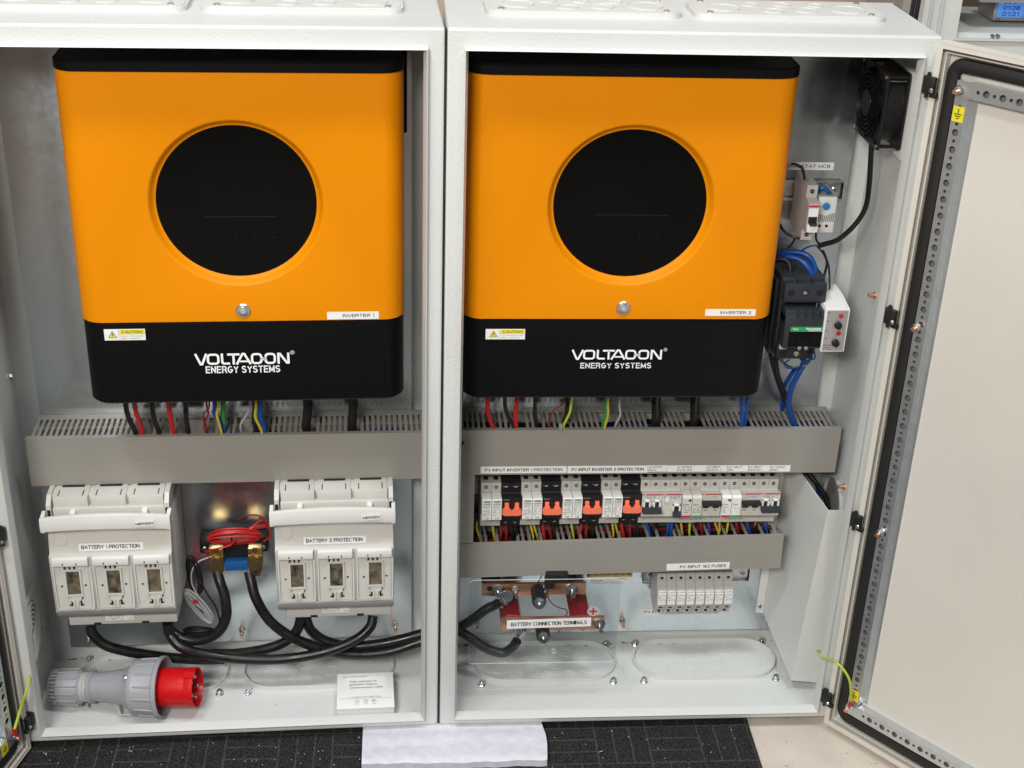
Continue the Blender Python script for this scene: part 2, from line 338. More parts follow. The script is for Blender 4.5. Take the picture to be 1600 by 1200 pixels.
def thing(name, label, cat, base=(0, 0, 0), side='R', group=None):
    o = bpy.data.objects.new(name, None); COL.objects.link(o); o.empty_display_size = .02
    BASE[o.name] = Vector(base); o.matrix_world = FR[side] @ Matrix.Translation(Vector(base))
    return tag(o, label, cat, group)
def dup(root, dx=0, dz=0, dy=0, side=None, label=None, group=None, world=None):
    def cp(o, par):
        c = o.copy(); COL.objects.link(c); c.parent = par
        for ch in [x for x in ALLCH(o)]: cp(ch, c)
        return c
    r = cp(root, None)
    if world is not None: r.matrix_world = world
    else: r.location = root.location + (root.rotation_euler.to_matrix() @ Vector((dx, dy, dz)))
    if label: r['label'] = label
    if group: r['group'] = group
    return r
def ALLCH(o): return [x for x in COL.objects if x.parent == o]
def rrect(x0, x1, z0, z1, r, n=6):
    p = []
    for cx, cz, a in ((x1-r, z1-r, 0), (x0+r, z1-r, 90), (x0+r, z0+r, 180), (x1-r, z0+r, 270)):
        p += [(cx+r*cos(R_(a+90*i/n)), cz+r*sin(R_(a+90*i/n))) for i in range(n+1)]
    return p
def circ(x, z, r, n=18): return [(x+r*cos(2*pi*i/n), z+r*sin(2*pi*i/n)) for i in range(n)]
def bolt(mb, p, ax, r=.004, h=.003, mi=0):
    p = Vector(p); ax = Vector(ax).normalized()
    mb.cyl(p, p+ax*.0012, r*1.45, n=18, mi=mi); mb.cyl(p+ax*.001, p+ax*(.001+h), r, n=6, mi=mi); mb.cyl(p+ax*.001, p+ax*(h+.005), r*.5, n=10, mi=mi)
def screw(mb, p, ax, r=.004, mi=0, slot=None):
    p = Vector(p); ax = Vector(ax).normalized()
    mb.lathe([(r, 0), (r, .0012), (r*.7, .0022), (0.0, .0026)], p, ax, n=16, mi=mi)
    if slot is not None:
        u = ax.orthogonal().normalized(); v = ax.cross(u)
        for d in (u, v):
            mb.cyl(p+ax*.00235-d*r*.55, p+ax*.00235+d*r*.55, r*.13, n=6, mi=slot)

def sticker(parent, txt, x0, x1, z0, z1, y, lines=None, name='name_label', label=None, tx=None, tilt=0, bold=.016):
    cx, cz = (x0+x1)/2, (z0+z1)/2
    T = Matrix.Translation((cx, 0, cz)) @ Matrix.Rotation(-tilt, 4, 'Y') @ Matrix.Translation((-cx, 0, -cz)) if tilt else None
    mb = MB(); mb.M = T; mb.box(x0, x1, y-.0004, y+.0001, z0, z1)
    s = build(mb, name, 'sticker', parent, label)
    t = MB(); t.M = T; h = z1-z0
    a, b = tx if tx else (x0+.05*(x1-x0), x1-.05*(x1-x0))
    t.text(txt, a, b, z0+h*.28, z1-h*.28, y-.0006, bold=bold)
    build(t, 'lettering', 'ink', s, smooth=0); return s

# ------------------------------------------------------------------ floor and room
fl = MB(); fl.box(-6, 6, -6, 3, -.05, -.018); tag(build(fl, 'floor', 'floor'), 'beige speckled floor under the cabinets', kind='structure')
wl = MB(); wl.box(-4, 4, 1.05, 1.15, -.018, 3.0); tag(build(wl, 'wall', 'wall'), 'warm beige wall behind the cabinets', kind='structure')
m = MB(); xr = at(1170, 1130, Z=-.014).x
m.prism([(-2.6, -1.5), (.548, -1.5), (.5535, -.4), (.556, .19), (-2.6, .19)], 'Z', -.0178, -.0125)
tag(build(m, 'floor_mat', 'carpet'), 'black ribbed carpet mat with pale flecks under both cabinets', 'mat')
fk = MB()
for i in range(95):
    x = random.uniform(-.75, .54); y = -.01-abs(random.gauss(0, .07)); a = random.uniform(0, 3.14); l = random.choice([.0005]*9+[.0012, .0035]); t_ = .00038
    dx, dy = cos(a)*l, sin(a)*l
    fk.tube([(x-dx, y-dy, -.0119), (x+dx*.2, y+dy*.2+.0006, -.0112), (x+dx, y+dy, -.0119)], t_, n=4, steps=2)
tag(build(fk, 'lint', 'fleck'), 'pale lint and swarf scattered on the black mat', kind='stuff')
sk = MB()
for i in range(110):
    x = random.uniform(.57, .80); y = random.uniform(-.22, .05); a = random.uniform(0, 3.14); l = random.choice([.0004]*6+[.0010, .0030])
    sk.tube([(x-cos(a)*l, y-sin(a)*l, -.0178), (x+cos(a)*l, y+sin(a)*l, -.0178)], .0004, n=4, smooth=False)
tag(build(sk, 'floor_grit', 'speck'), 'brown grit and scratches on the beige floor', kind='stuff')
# foam pad under the joint
fp = MB()
bm = bmesh.new(); nx, ny = 46, 26
x0, x1, y0, y1 = -.134, .172, -.098, .10
grid = {}
for side_ in (0, 1):
    for i in range(nx+1):
        for j in range(ny+1):
            u, v = i/nx, j/ny
            x = x0+(x1-x0)*u + (.006*sin(v*5)*(u) if u > .9 else 0) + (.010*(1-v)*(u-.8)*5 if u > .8 else 0)
            y = y0+(y1-y0)*v + (.0012*sin(u*9)+.0010*sin(u*31)+.0006*sin(u*83) if j == 0 else 0)
            z = -.0122 if side_ == 0 else -.0002-.0004*sin(u*40)*sin(v*20)
            if side_ == 1 and y < -.02:
                z += -.0022*math.exp(-((v-.20-.04*u)/.030)**2)*(.4+.6*max(0, sin(u*5+.6))) + .0010*sin(u*14+v*30)*max(0, u-.4)
            if side_ == 1 and y < -.012: z += .0048*min(1, (-.012-y)/.02)
            if side_ == 1 and j == 0: z -= .0035
            grid[side_, i, j] = bm.verts.new((x, y, z))
for s_ in (0, 1):
    for i in range(nx):
        for j in range(ny):
            f = [grid[s_, i, j], grid[s_, i+1, j], grid[s_, i+1, j+1], grid[s_, i, j+1]]
            bm.faces.new(f if s_ else f[::-1])
for i in range(nx):
    for j in (0, ny): bm.faces.new([grid[0, i, j], grid[0, i+1, j], grid[1, i+1, j], grid[1, i, j]])
for j in range(ny):
    for i in (0, nx): bm.faces.new([grid[0, i, j], grid[0, i, j+1], grid[1, i, j+1], grid[1, i, j]])
fp.bm(bm); tag(build(fp, 'foam_sheet', 'foam'), 'white packing foam sheet sticking out under the joint of the cabinets', 'foam sheet')

# ------------------------------------------------------------------ cabinets
def knock(mb, x, y, z, r, n=28, up=1):
    mb.lathe([(r, 0), (r, .0009*up), (r-.0012, .0009*up), (r-.0012, 0)], (x, y, z), (0, 0, 1), n=n, closed=True)
def stadium(x0, x1, y0, y1, n=12):
    r = (y1-y0)/2; cy = (y0+y1)/2
    return [(x1-r+r*cos(R_(-90+180*i/n)), cy+r*sin(R_(-90+180*i/n))) for i in range(n+1)] + [(x0+r+r*cos(R_(90+180*i/n)), cy+r*sin(R_(90+180*i/n))) for i in range(n+1)]
def holes_pattern(mb, x0, x1, y0, y1, z, up=1):
    w_, h_ = x1-x0, y1-y0
    for fx, fy, r in ((.16, .42, .019), (.84, .45, .024), (.40, .45, .0135), (.58, .47, .0135), (.30, .80, .011), (.50, .83, .011), (.68, .83, .011), (.30, .17, .010), (.50, .17, .010), (.67, .17, .010)):
        knock(mb, x0+w_*fx, y0+h_*fy, z, min(r, h_*.32), up=up)
def rect(x0, x1, z0, z1): return [(x0, z0), (x1, z0), (x1, z1), (x0, z1)]

def cabinet(side, label):
    c = thing('electrical_cabinet', label, 'cabinet', (.35, .115, 0), side, 'grey steel wall cabinets')
    t = .0018
    # shell: folded body with a bevelled outside edge
    m = MB()
    m.box(0, W, D-t, D, 0, H)                        # back
    bev = .0035
    ring_o = rrect(0, W, 0, H, .004, 3); ring_i = rrect(t, W-t, t, H-t, .003, 3)
    m.prism(ring_o, 'Y', .004, D-t-.0002, holes=[ring_i])
    # front face ring, rounded into the sides
    fo = rrect(0, W, 0, H, .004, 3); fi = rect(.0235, W-.0235, .0185, H-.0265)
    fb = rrect(bev, W-bev, bev, H-bev, .002, 3)
    n = len(fo)
    m.prism(fb, 'Y', 0, .0018, holes=[fi])
    for k_, (A, ya, B, yb) in enumerate(((fo, .004, fb, .0),)):
        mid = [((a[0]+b[0]*.35)/1.35 if 0 else a[0]*.7+b[0]*.3, a[1]*.7+b[1]*.3) for a, b in zip(A, B)]
        vs = [(p[0], ya, p[1]) for p in A]+[(p[0], .0012, p[1]) for p in mid]+[(p[0], yb, p[1]) for p in B]
        m.add(vs, [(i, (i+1) % n, n+(i+1) % n, n+i) for i in range(n)]+[(n+i, n+(i+1) % n, 2*n+(i+1) % n, 2*n+i) for i in range(n)])
    build(m, 'shell', 'paint', c)
    # gasket lip turned forward round the opening
    x0, x1, z0, z1 = .0235, W-.0235, .0185, H-.0265
    def lip(a, b, y0, y1, tk):  # four walls
        pass
    m = MB(); o1 = rect(x0, x1, z0, z1); o2 = rect(x0+.0060, x1-.0060, z0+.0055, z1-.0045)
    o3 = rect(x0+.0018, x1-.0018, z0+.0018, z1-.0018); 
    ys = (-.011, -.011, .006)
    L1 = [(p[0], .0005, p[1]) for p in o1]; L2 = [(p[0], -.0105, p[1]) for p in o1]; L3 = [(p[0], -.0118, p[1]) for p in o3]; L4 = [(p[0], .003, p[1]) for p in o2]; L5 = [(p[0], .0075, p[1]) for p in o2]
    vs = L1+L2+L3+L4+L5; fs = []
    for k in range(4):
        for i in range(4): fs.append((k*4+i, k*4+(i+1) % 4, (k+1)*4+(i+1) % 4, (k+1)*4+i))
    m.add(vs, fs); build(m, 'opening_lip', 'paint', c)
    # mounting plate with folded side edges
    m = MB(); m.box(.04, .662, .203, .2055, .045, 1.185, b=.0008)
    m.box(.04, .0415, .2055, .222, .045, 1.185); m.box(.6605, .662, .2055, .222, .045, 1.185)
    pl = build(m, 'mounting_plate', 'galv', c)
    for x in (.075, .35, .632):
        for z in (.066, 1.160):
            m = MB()
            m.cyl((x, .203, z), (x, .2015, z), .0075, n=18); m.cyl((x, .2015, z), (x, .196, z), .0052, n=6)
            m.cyl((x, .197, z), (x, .186, z), .003, n=12, mi=1)
            build(m, 'plate_bolt', ['zinc', 'copper'], pl)
    # roof gland plates
    for gx0, gx1 in ((.058, .342), (.362, .646)):
        m = MB(); gy0, gy1, gz = .080, .190, H
        m.prism(rrect(gx0, gx1, gy0, gy1, .022, 6), 'Z', gz-.001, gz+.007)
        m.prism(rrect(gx0+.004, gx1-.004, gy0+.004, gy1-.004, .019, 6), 'Z', gz+.007, gz+.0082)
        g = build(m, 'roof_gland_plate', 'paint_smooth', c)
        m = MB()
        for fx, fy, r in ((.17, .45, .024), (.83, .45, .027), (.42, .30, .016), (.60, .36, .018), (.33, .68, .013), (.50, .70, .014), (.68, .70, .013)):
            m.lathe([(r, 0), (r, .0014), (r-.0016, .0014), (r-.0018, .0006), (0, .0006)], (gx0+fx*(gx1-gx0), gy0+fy*(gy1-gy0), gz+.0081), (0, 0, 1), n=28)
        build(m, 'knockout', 'paint_smooth', g)
        for x in (gx0+.022, gx1-.022):
            for y in (gy0+.016, gy1-.016):
                m = MB(); screw(m, (x, y, gz+.0081), (0, 0, 1), .0050); build(m, 'screw', 'zinc', g)
    # floor gland plates seen inside: recessed plate with raised rim
    for gx0, gx1 in ((.068, .335), (.368, .640)) if side == 'R' else ((.055, .325), (.352, .628)):
        gy0, gy1 = .106, .222
        m = MB()
        m.prism(stadium(gx0, gx1, gy0, gy1, 16), 'Z', t, .0125, holes=[stadium(gx0+.0020, gx1-.0020, gy0+.0020, gy1-.0020, 16)]); m.prism(stadium(gx0-.0035, gx1+.0035, gy0-.0035, min(gy1+.0035, D-.003), 16), 'Z', t, .0032, holes=[stadium(gx0-.0001, gx1+.0001, gy0-.0001, gy1+.0001, 16)])
        g = build(m, 'floor_gland_rim', 'paint_smooth', c)
        m = MB(); holes_pattern(m, gx0+.01, gx1-.01, gy0+.01, gy1-.01, t)
        oo = rrect(gx0-.013, gx1+.013, gy0-.014, min(gy1+.012, D-.003), .02)
        oi = rrect(gx0-.0122, gx1+.0122, gy0-.0132, min(gy1+.0112, D-.0038), .0192)
        m.prism(oo, 'Z', t, t+.0006, holes=[oi]); build(m, 'knockout', 'paint_smooth', g)
        for x in (gx0+.012, gx1-.012):
            for y in (gy0-.002, gy1-.006):
                m = MB(); m.cyl((x, y, t), (x, y, .0045), .0068, n=18); m.cyl((x, y, .0045), (x, y, .0105), .0056, n=6); m.cyl((x, y, .0105), (x, y, .0135), .0036, n=12); build(m, 'nut', 'zinc', g)
    # dirt line where floor meets back
    m = MB()
    for i in range(90):
        x = random.uniform(.03, .67); y = D-t-abs(random.gauss(.003, .004))-.001; r = random.uniform(.0006, .003)
        m.prism([(x+r*2.5*cos(a)*random.uniform(.5, 1), y+r*.5*sin(a)) for a in [k*pi/4 for k in range(8)]], 'Z', t+.00001, t+.0003)
    for i in range(45):
        x = random.uniform(.03, .66); y = random.uniform(.02, .21); r = random.uniform(.0003, .0008)
        m.prism(circ(x, y, r, 6), 'Z', t+.00001, t+.0003)
    build(m, 'dirt', 'dust_and_shade', c)['kind'] = 'stuff'
    def stud(p, d, kind):
        m = MB(); p = Vector(p); d = Vector(d)
        if kind: m.cyl(p, p+d*.012, .0032, n=12, mi=1); m.cyl(p, p+d*.002, .006, n=12, mi=1)
        else: m.cyl(p, p+d*.0015, .0068, n=16); m.cyl(p, p+d*.005, .005, n=6)
        build(m, 'copper_stud' if kind else 'wall_nut', ['zinc', 'copper'], c)
    if side == 'R':
        for px, py in ((1368, 461), (1320, 760)): stud(at(px, py, X=W-t), (-1, 0, 0), 1)
        for px, py in ((1291, 756), (1300, 810)):
            p = at(px, py, X=W-t); p.y = min(p.y, .19); stud(p, (-1, 0, 0), 0)
    else:
        stud(at(5, 782, 'L', X=t), (1, 0, 0), 1); stud((t, .041, .111), (1, 0, 0), 1)
        for q in ((t, .200, .60), (t, .200, .1)): stud(q, (1, 0, 0), 0)
        for q in ((W-t, .15, .60), (W-t, .16, .75)): stud(q, (-1, 0, 0), 0)
    return c
cabR = cabinet('R', 'right hand grey steel cabinet with its door swung open to the right')
cabL = cabinet('L', 'left hand grey steel cabinet with only the corner of its door showing')
# black strip added as the dark, shaded gap between the two cabinets
jm = MB(); jm.box(-.0030, -.0004, .003, .02, .002, H-.004)
tag(build(jm, 'joint_gap_strip', 'rubber'), 'thin black strip added as the dark gap in the joint between the two cabinets', 'gap strip')

# ------------------------------------------------------------------ doors (in door axes: s along the door, t towards the seen inner face)
def door(cab, side, hinge, dvec, nvec, full=True):
    d = Vector((*dvec, 0)).normalized(); n = Vector((*nvec, 0)).normalized()
    M = Matrix(((d.x, n.x, 0, hinge[0]), (d.y, n.y, 0, hinge[1]), (0, 0, 1, 0), (0, 0, 0, 1)))
    zt, zb, L = 1.2165, -.001, .686
    m = MB(); m.M = M
    m.box(0, L, -.021, -.0190, zb, zt)
    m.prism(rect(0, L, zb, zt), 'Y', -.019, 0, holes=[rect(.0016, L-.0016, zb+.0016, zt-.0016)])
    m.prism(rect(.0016, L-.0016, zb+.0016, zt-.0016), 'Y', -.002, -.0004, holes=[rect(.0090, L-.0090, zb+.0085, zt-.0085)])
    dr = build(m, 'door', ['door_paint'], cab)
    m = MB(); m.M = M    # inner raised channel beside the gasket
    m.prism(rect(.0125, L-.0125, zb+.013, zt-.013), 'Y', -.019, -.006, holes=[rect(.014, L-.014, zb+.0145, zt-.0145)])
    build(m, 'gasket_channel', 'door_paint', dr)
    # gasket: rounded foam bead
    m = MB(); m.M = M; g0, g1 = .0155, .0365; zz0, zz1 = zb+.018, zt-.018
    k = (g1-g0)/2; cs = g0+k
    path = [(x, y) for x, y in rrect(cs, L-cs, zz0+k, zz1-k, .014, 5)]
    nn = 10; vs = []; N = len(path)
    for i, (x, z) in enumerate(path):
        a = Vector(path[i-1]); b = Vector(path[(i+1) % N]); tv = (b-a).normalized(); nv = Vector((tv.y, -tv.x))
        for j in range(nn):
            an = 2*pi*j/nn; q = Vector((x, z))+nv*(k*cos(an)); vs.append((q.x, -.0125+.0085*sin(an), q.y))
    fs = [(i*nn+j, i*nn+(j+1) % nn, ((i+1) % N)*nn+(j+1) % nn, ((i+1) % N)*nn+j) for i in range(N) for j in range(nn)]
    m.add(vs, fs); build(m, 'gasket', 'rubber', dr)
    # perforated rails
    for nm, horiz, zc in (('v', False, 0), ('top', True, 1.158), ('bot', True, .055)):
        m = MB(); m.M = M
        if not horiz:
            hs = []; zz = .095; i = 0
            while zz < 1.135:
                big = (i % 2 == 0); hs.append(circ(.0475, zz, .0052 if big else .0026, 14)); zz += .0125; i += 1
            zc_ = .095-.00625; m.box(.0375, .0575, -.0062, -.0048, .042, zc_)
            for hcirc in hs: m.prism(rect(.0375, .0575, zc_, zc_+.0125), 'Y', -.0062, -.0048, holes=[hcirc], sides=True); zc_ += .0125
            m.box(.0375, .0575, -.0062, -.0048, zc_, 1.168)
            m.box(.0390, .0560, -.0188, -.0165, .05, 1.16, mi=1); m.box(.0375, .0388, -.019, -.0062, .042, 1.168); m.box(.0562, .0575, -.019, -.0062, .042, 1.168)  # dark strip at the back paints the shade seen through the holes
            m.box(.0575, .0675, -.019, -.0176, .07, 1.145)
        else:
            hs = []; x = .072; i = 0
            while x < L-.05:
                big = (i % 2 == 1); hs.append(circ(x, zc, .0052 if big else .0026, 14)); x += .0125; i += 1
            xc_ = .072-.00625; m.box(.0380, xc_, -.0044, -.0030, zc-.0115, zc+.0115)
            for hcirc in hs: m.prism(rect(xc_, xc_+.0125, zc-.0115, zc+.0115), 'Y', -.0044, -.0030, holes=[hcirc]); xc_ += .0125
            m.box(xc_, L-.04, -.0044, -.0030, zc-.0115, zc+.0115)
            m.box(.0590, L-.042, -.0188, -.0160, zc-.0100, zc+.0100, mi=1); m.box(.0590, L-.04, -.019, -.0044, zc-.0115, zc-.0102); m.box(.0590, L-.04, -.019, -.0044, zc+.0102, zc+.0115)  # dark backing paints the shade behind these holes
        build(m, 'perforated_rail', ['zinc_rail', 'mesh_and_shade'], dr)
    # rail studs
    for z in (1.155, .790, .420, .057):
        m = MB(); m.M = M
        x = .0430; m.cyl((x, -.0048, z), (x, -.0030, z), .0075, n=18); m.cyl((x, -.003, z), (x, .003, z), .0055, n=6); m.cyl((x, .003, z), (x, .010, z), .0033, n=12, mi=1)
        build(m, 'earth_stud', ['zinc', 'copper'], dr)
    # hinges
    for z in (1.155, .795, .425, .056):
        m = MB(); m.M = M
        m.box(-.012, .009, -.006, .0075, z-.012, z+.012, b=.0015); m.box(-.016, -.004, -.012, -.002, z-.006, z+.006, b=.001)
        m.cyl((-.003, .004, z-.018), (-.003, .004, z+.018), .0028, n=12); m.box(.002, .013, -.002, .0045, z-.017, z-.009, b=.001)
        screw(m, (.006, .0075, z-.006), (0, 1, 0), .0034, mi=1)
        build(m, 'hinge', ['black_plastic', 'zinc'], dr)
    return dr, M
th = .7004
drR, MR = door(cabR, 'R', (.6883, -.0129), (sin(th), -cos(th)), (-cos(th), -sin(th)))
al = R_(-107.0)
drL, ML = door(cabL, 'L', (.0065, -.0125), (cos(al), sin(al)), (-sin(al), cos(al)))
# earth stickers on the doors
for M_, dr_, zs in ((MR, drR, (1.122, .086)), (ML, drL, (.03,))):
    for z in zs:
        m = MB(); m.M = M_; yy = -.0044; m.box(.0385, .0560, yy, yy+.0004, z-.011, z+.011)
        if dr_ is drL: m = MB(); m.M = M_; m.box(.060, .078, -.0026, -.0022, .044, .066)
        s_ = build(m, 'earth_label', 'sticker_yellow', dr_)
        m = MB(); m.M = M_; xc, y = (.0472, yy+.0007) if dr_ is drR else (.069, -.0019)
        zc = z if dr_ is drR else .055
        m.box(xc-.0006, xc+.0006, y-.0001, y, zc, zc+.008); 
        for k, wd in enumerate((.0062, .0042, .0022)): m.box(xc-wd, xc+wd, y-.0001, y, zc-.0006-k*.003, zc+.0006-k*.003)
        build(m, 'earth_symbol', 'ink', s_, smooth=0)

def pts(side, L, off=0):
    return [at(p[0], p[1], side, Y=p[2]) for p in L]
def cable(side, name, mt, r, L, label, group=None, cat='cable', n=12, world=False, extra=None, lugs=None):
    P = L if world else pts(side, L)
    mb = MB(); mb.tube(P, r, n=n)
    mats = [mt]
    if extra: mats.append(extra); mb.tube([p+Vector((r*.15, -r*.28, 0)) for p in P], r*.78, n=n, mi=1)
    base = Vector(P[0]); o = build(mb, name, mats, None, None, side, base)
    return tag(o, label, cat, group)

# door earth wires
def tow(M_, p): return M_ @ Vector(p)
q = tow(MR, (.0475, .004, .062)); q0 = at(1286, 1028, Y=-.004)
P = [q0+Vector((.010, .06, -.03)), q0+Vector((-.001, .02, -.004)), q0, at(1308, 1036, Y=-.05), at(1327, 1062, Y=-.062), q+Vector((0, 0, .014))]
wmb = MB(); wmb.tube(P, .0022, n=10); rw = thing('earth_wire', 'yellow green earth wire looping to the bottom corner of the right door', 'wire', P[0], 'R', 'door earth wires')
build(wmb, 'wire', 'earth_yellow', rw); wmb = MB(); wmb.tube([q+Vector((0, 0, .016)), q+Vector((0, 0, .002))], .0036, n=10); build(wmb, 'crimp', 'cable_red', rw)
wmb = MB(); wmb.cyl(q, q+Vector((-.002, -.002, 0)), .007, n=16); build(wmb, 'lug', 'zinc', rw)
ql = tow(ML, (.045, .004, .060))
P = [at(50, 1044, 'L', X=.006), at(47, 1056, 'L', Y=.0), at(41, 1080, 'L', Y=-.030), at(32, 1108, 'L', Y=-.035), ql+Vector((0, .001, .016))]
wmb = MB(); wmb.tube(P, .0024, n=10); rw = thing('earth_wire', 'yellow green earth wire with red crimp on the left door corner', 'wire', P[0], 'L', 'door earth wires')
build(wmb, 'wire', 'earth_yellow', rw); wmb = MB(); wmb.tube([ql+Vector((0, 0, .018)), ql+Vector((0, 0, .003))], .0038, n=10); build(wmb, 'crimp', 'cable_red', rw)
wmb = MB(); wmb.cyl(ql, ql+Vector((.002, -.001, 0)), .007, n=16); build(wmb, 'lug', 'zinc', rw)

# ------------------------------------------------------------------ inverters
def wordmark(mb, x0, x1, z0, z1, y):
    """squared wordmark strokes"""
    h = z1-z0; s = h*.185
    def st(P, w_=s):   # stroke: thick polyline in x,z
        P = [Vector(p) for p in P]; L = []; Rr = []
        for i, p in enumerate(P):
            a = P[i-1] if i else None; b = P[i+1] if i+1 < len(P) else None
            d1 = (p-a).normalized() if a is not None else (b-p).normalized(); d2 = (b-p).normalized() if b is not None else d1
            n1 = Vector((-d1.y, d1.x)); n2 = Vector((-d2.y, d2.x)); mm = (n1+n2).normalized(); k = w_/2/max(.35, mm.dot(n1))
            L.append(p+mm*k); Rr.append(p-mm*k)
        for i in range(len(P)-1):
            mb.add([(q.x, y, q.y) for q in (L[i], L[i+1], Rr[i+1], Rr[i])], [(0, 1, 2, 3)])
    lw = (x1-x0); hs = s/2
    X = lambda t: x0+lw*t
    zb, zt = z0+hs, z1-hs; c = h*.23
    st([(X(.012), z1), (X(.062), z0+hs*.6), (X(.078), z0+hs*.6), (X(.128), z1)])                                      # V
    def O(a, b, gapL=False, gapR=False):
        l, r = X(a)+hs, X(b)-hs
        def cor(cx, cy, a0, a1): return [(cx+c*cos(R_(a0+(a1-a0)*i/4)), cy+c*sin(R_(a0+(a1-a0)*i/4))) for i in range(5)]
        TR, TL, BL, BR = cor(r-c, zt-c, 90, 0), cor(l+c, zt-c, 180, 90), cor(l+c, zb+c, 270, 180), cor(r-c, zb+c, 0, -90)
        P = [((l+r)/2, zt)]+TR+BR+BL+TL+[((l+r)/2, zt), ((l+r)/2+h*.01, zt)]
        if gapR: P = [(r, zt-h*.27)]+TR[::-1]+TL[::-1]+BL[::-1]+BR[::-1]+[(r, zb+h*.27)]
        if gapL: P = [(l, zt-h*.27)]+TL+TR+BR+BL+[(l, zb+h*.27)]
        st(P)
    O(.130, .262)
    st([(X(.290), z1), (X(.290), zb+c*.5), (X(.290)+c*.5, zb), (X(.370), zb)])                                         # L
    st([(X(.345), zt), (X(.475), zt)]); st([(X(.410), zt), (X(.410), z0)])                                             # T
    st([(X(.440), z0), (X(.505), z1-hs*.6), (X(.525), z1-hs*.6), (X(.588), z0)]); st([(X(.475), z0+h*.27), (X(.56), z0+h*.27)], s*.8)   # A
    O(.592, .712, gapR=True); O(.735, .855, gapL=True)
    zc = (z0+z1)/2
    for dz in (.05, -.11):
        st([(X(.690), zc+h*(dz-.02)), (X(.705), zc+h*(dz+.05)), (X(.722), zc+h*dz), (X(.740), zc+h*(dz-.05)), (X(.757), zc+h*(dz+.03))], s*.45)
    st([(X(.882), z0), (X(.882), zt), (X(.898), zt), (X(.970), zb), (X(.986), zb), (X(.986), z1)])                     # N
    mb.lathe([(h*.17, 0), (h*.14, 0), (h*.14, .0001), (h*.17, .0001)], (X(1.03), y, z1+h*.02), (0, -1, 0), n=20, closed=True)
    mb.text('R', X(1.022), X(1.039), z1-h*.07, z1+h*.10, y, bold=.01)

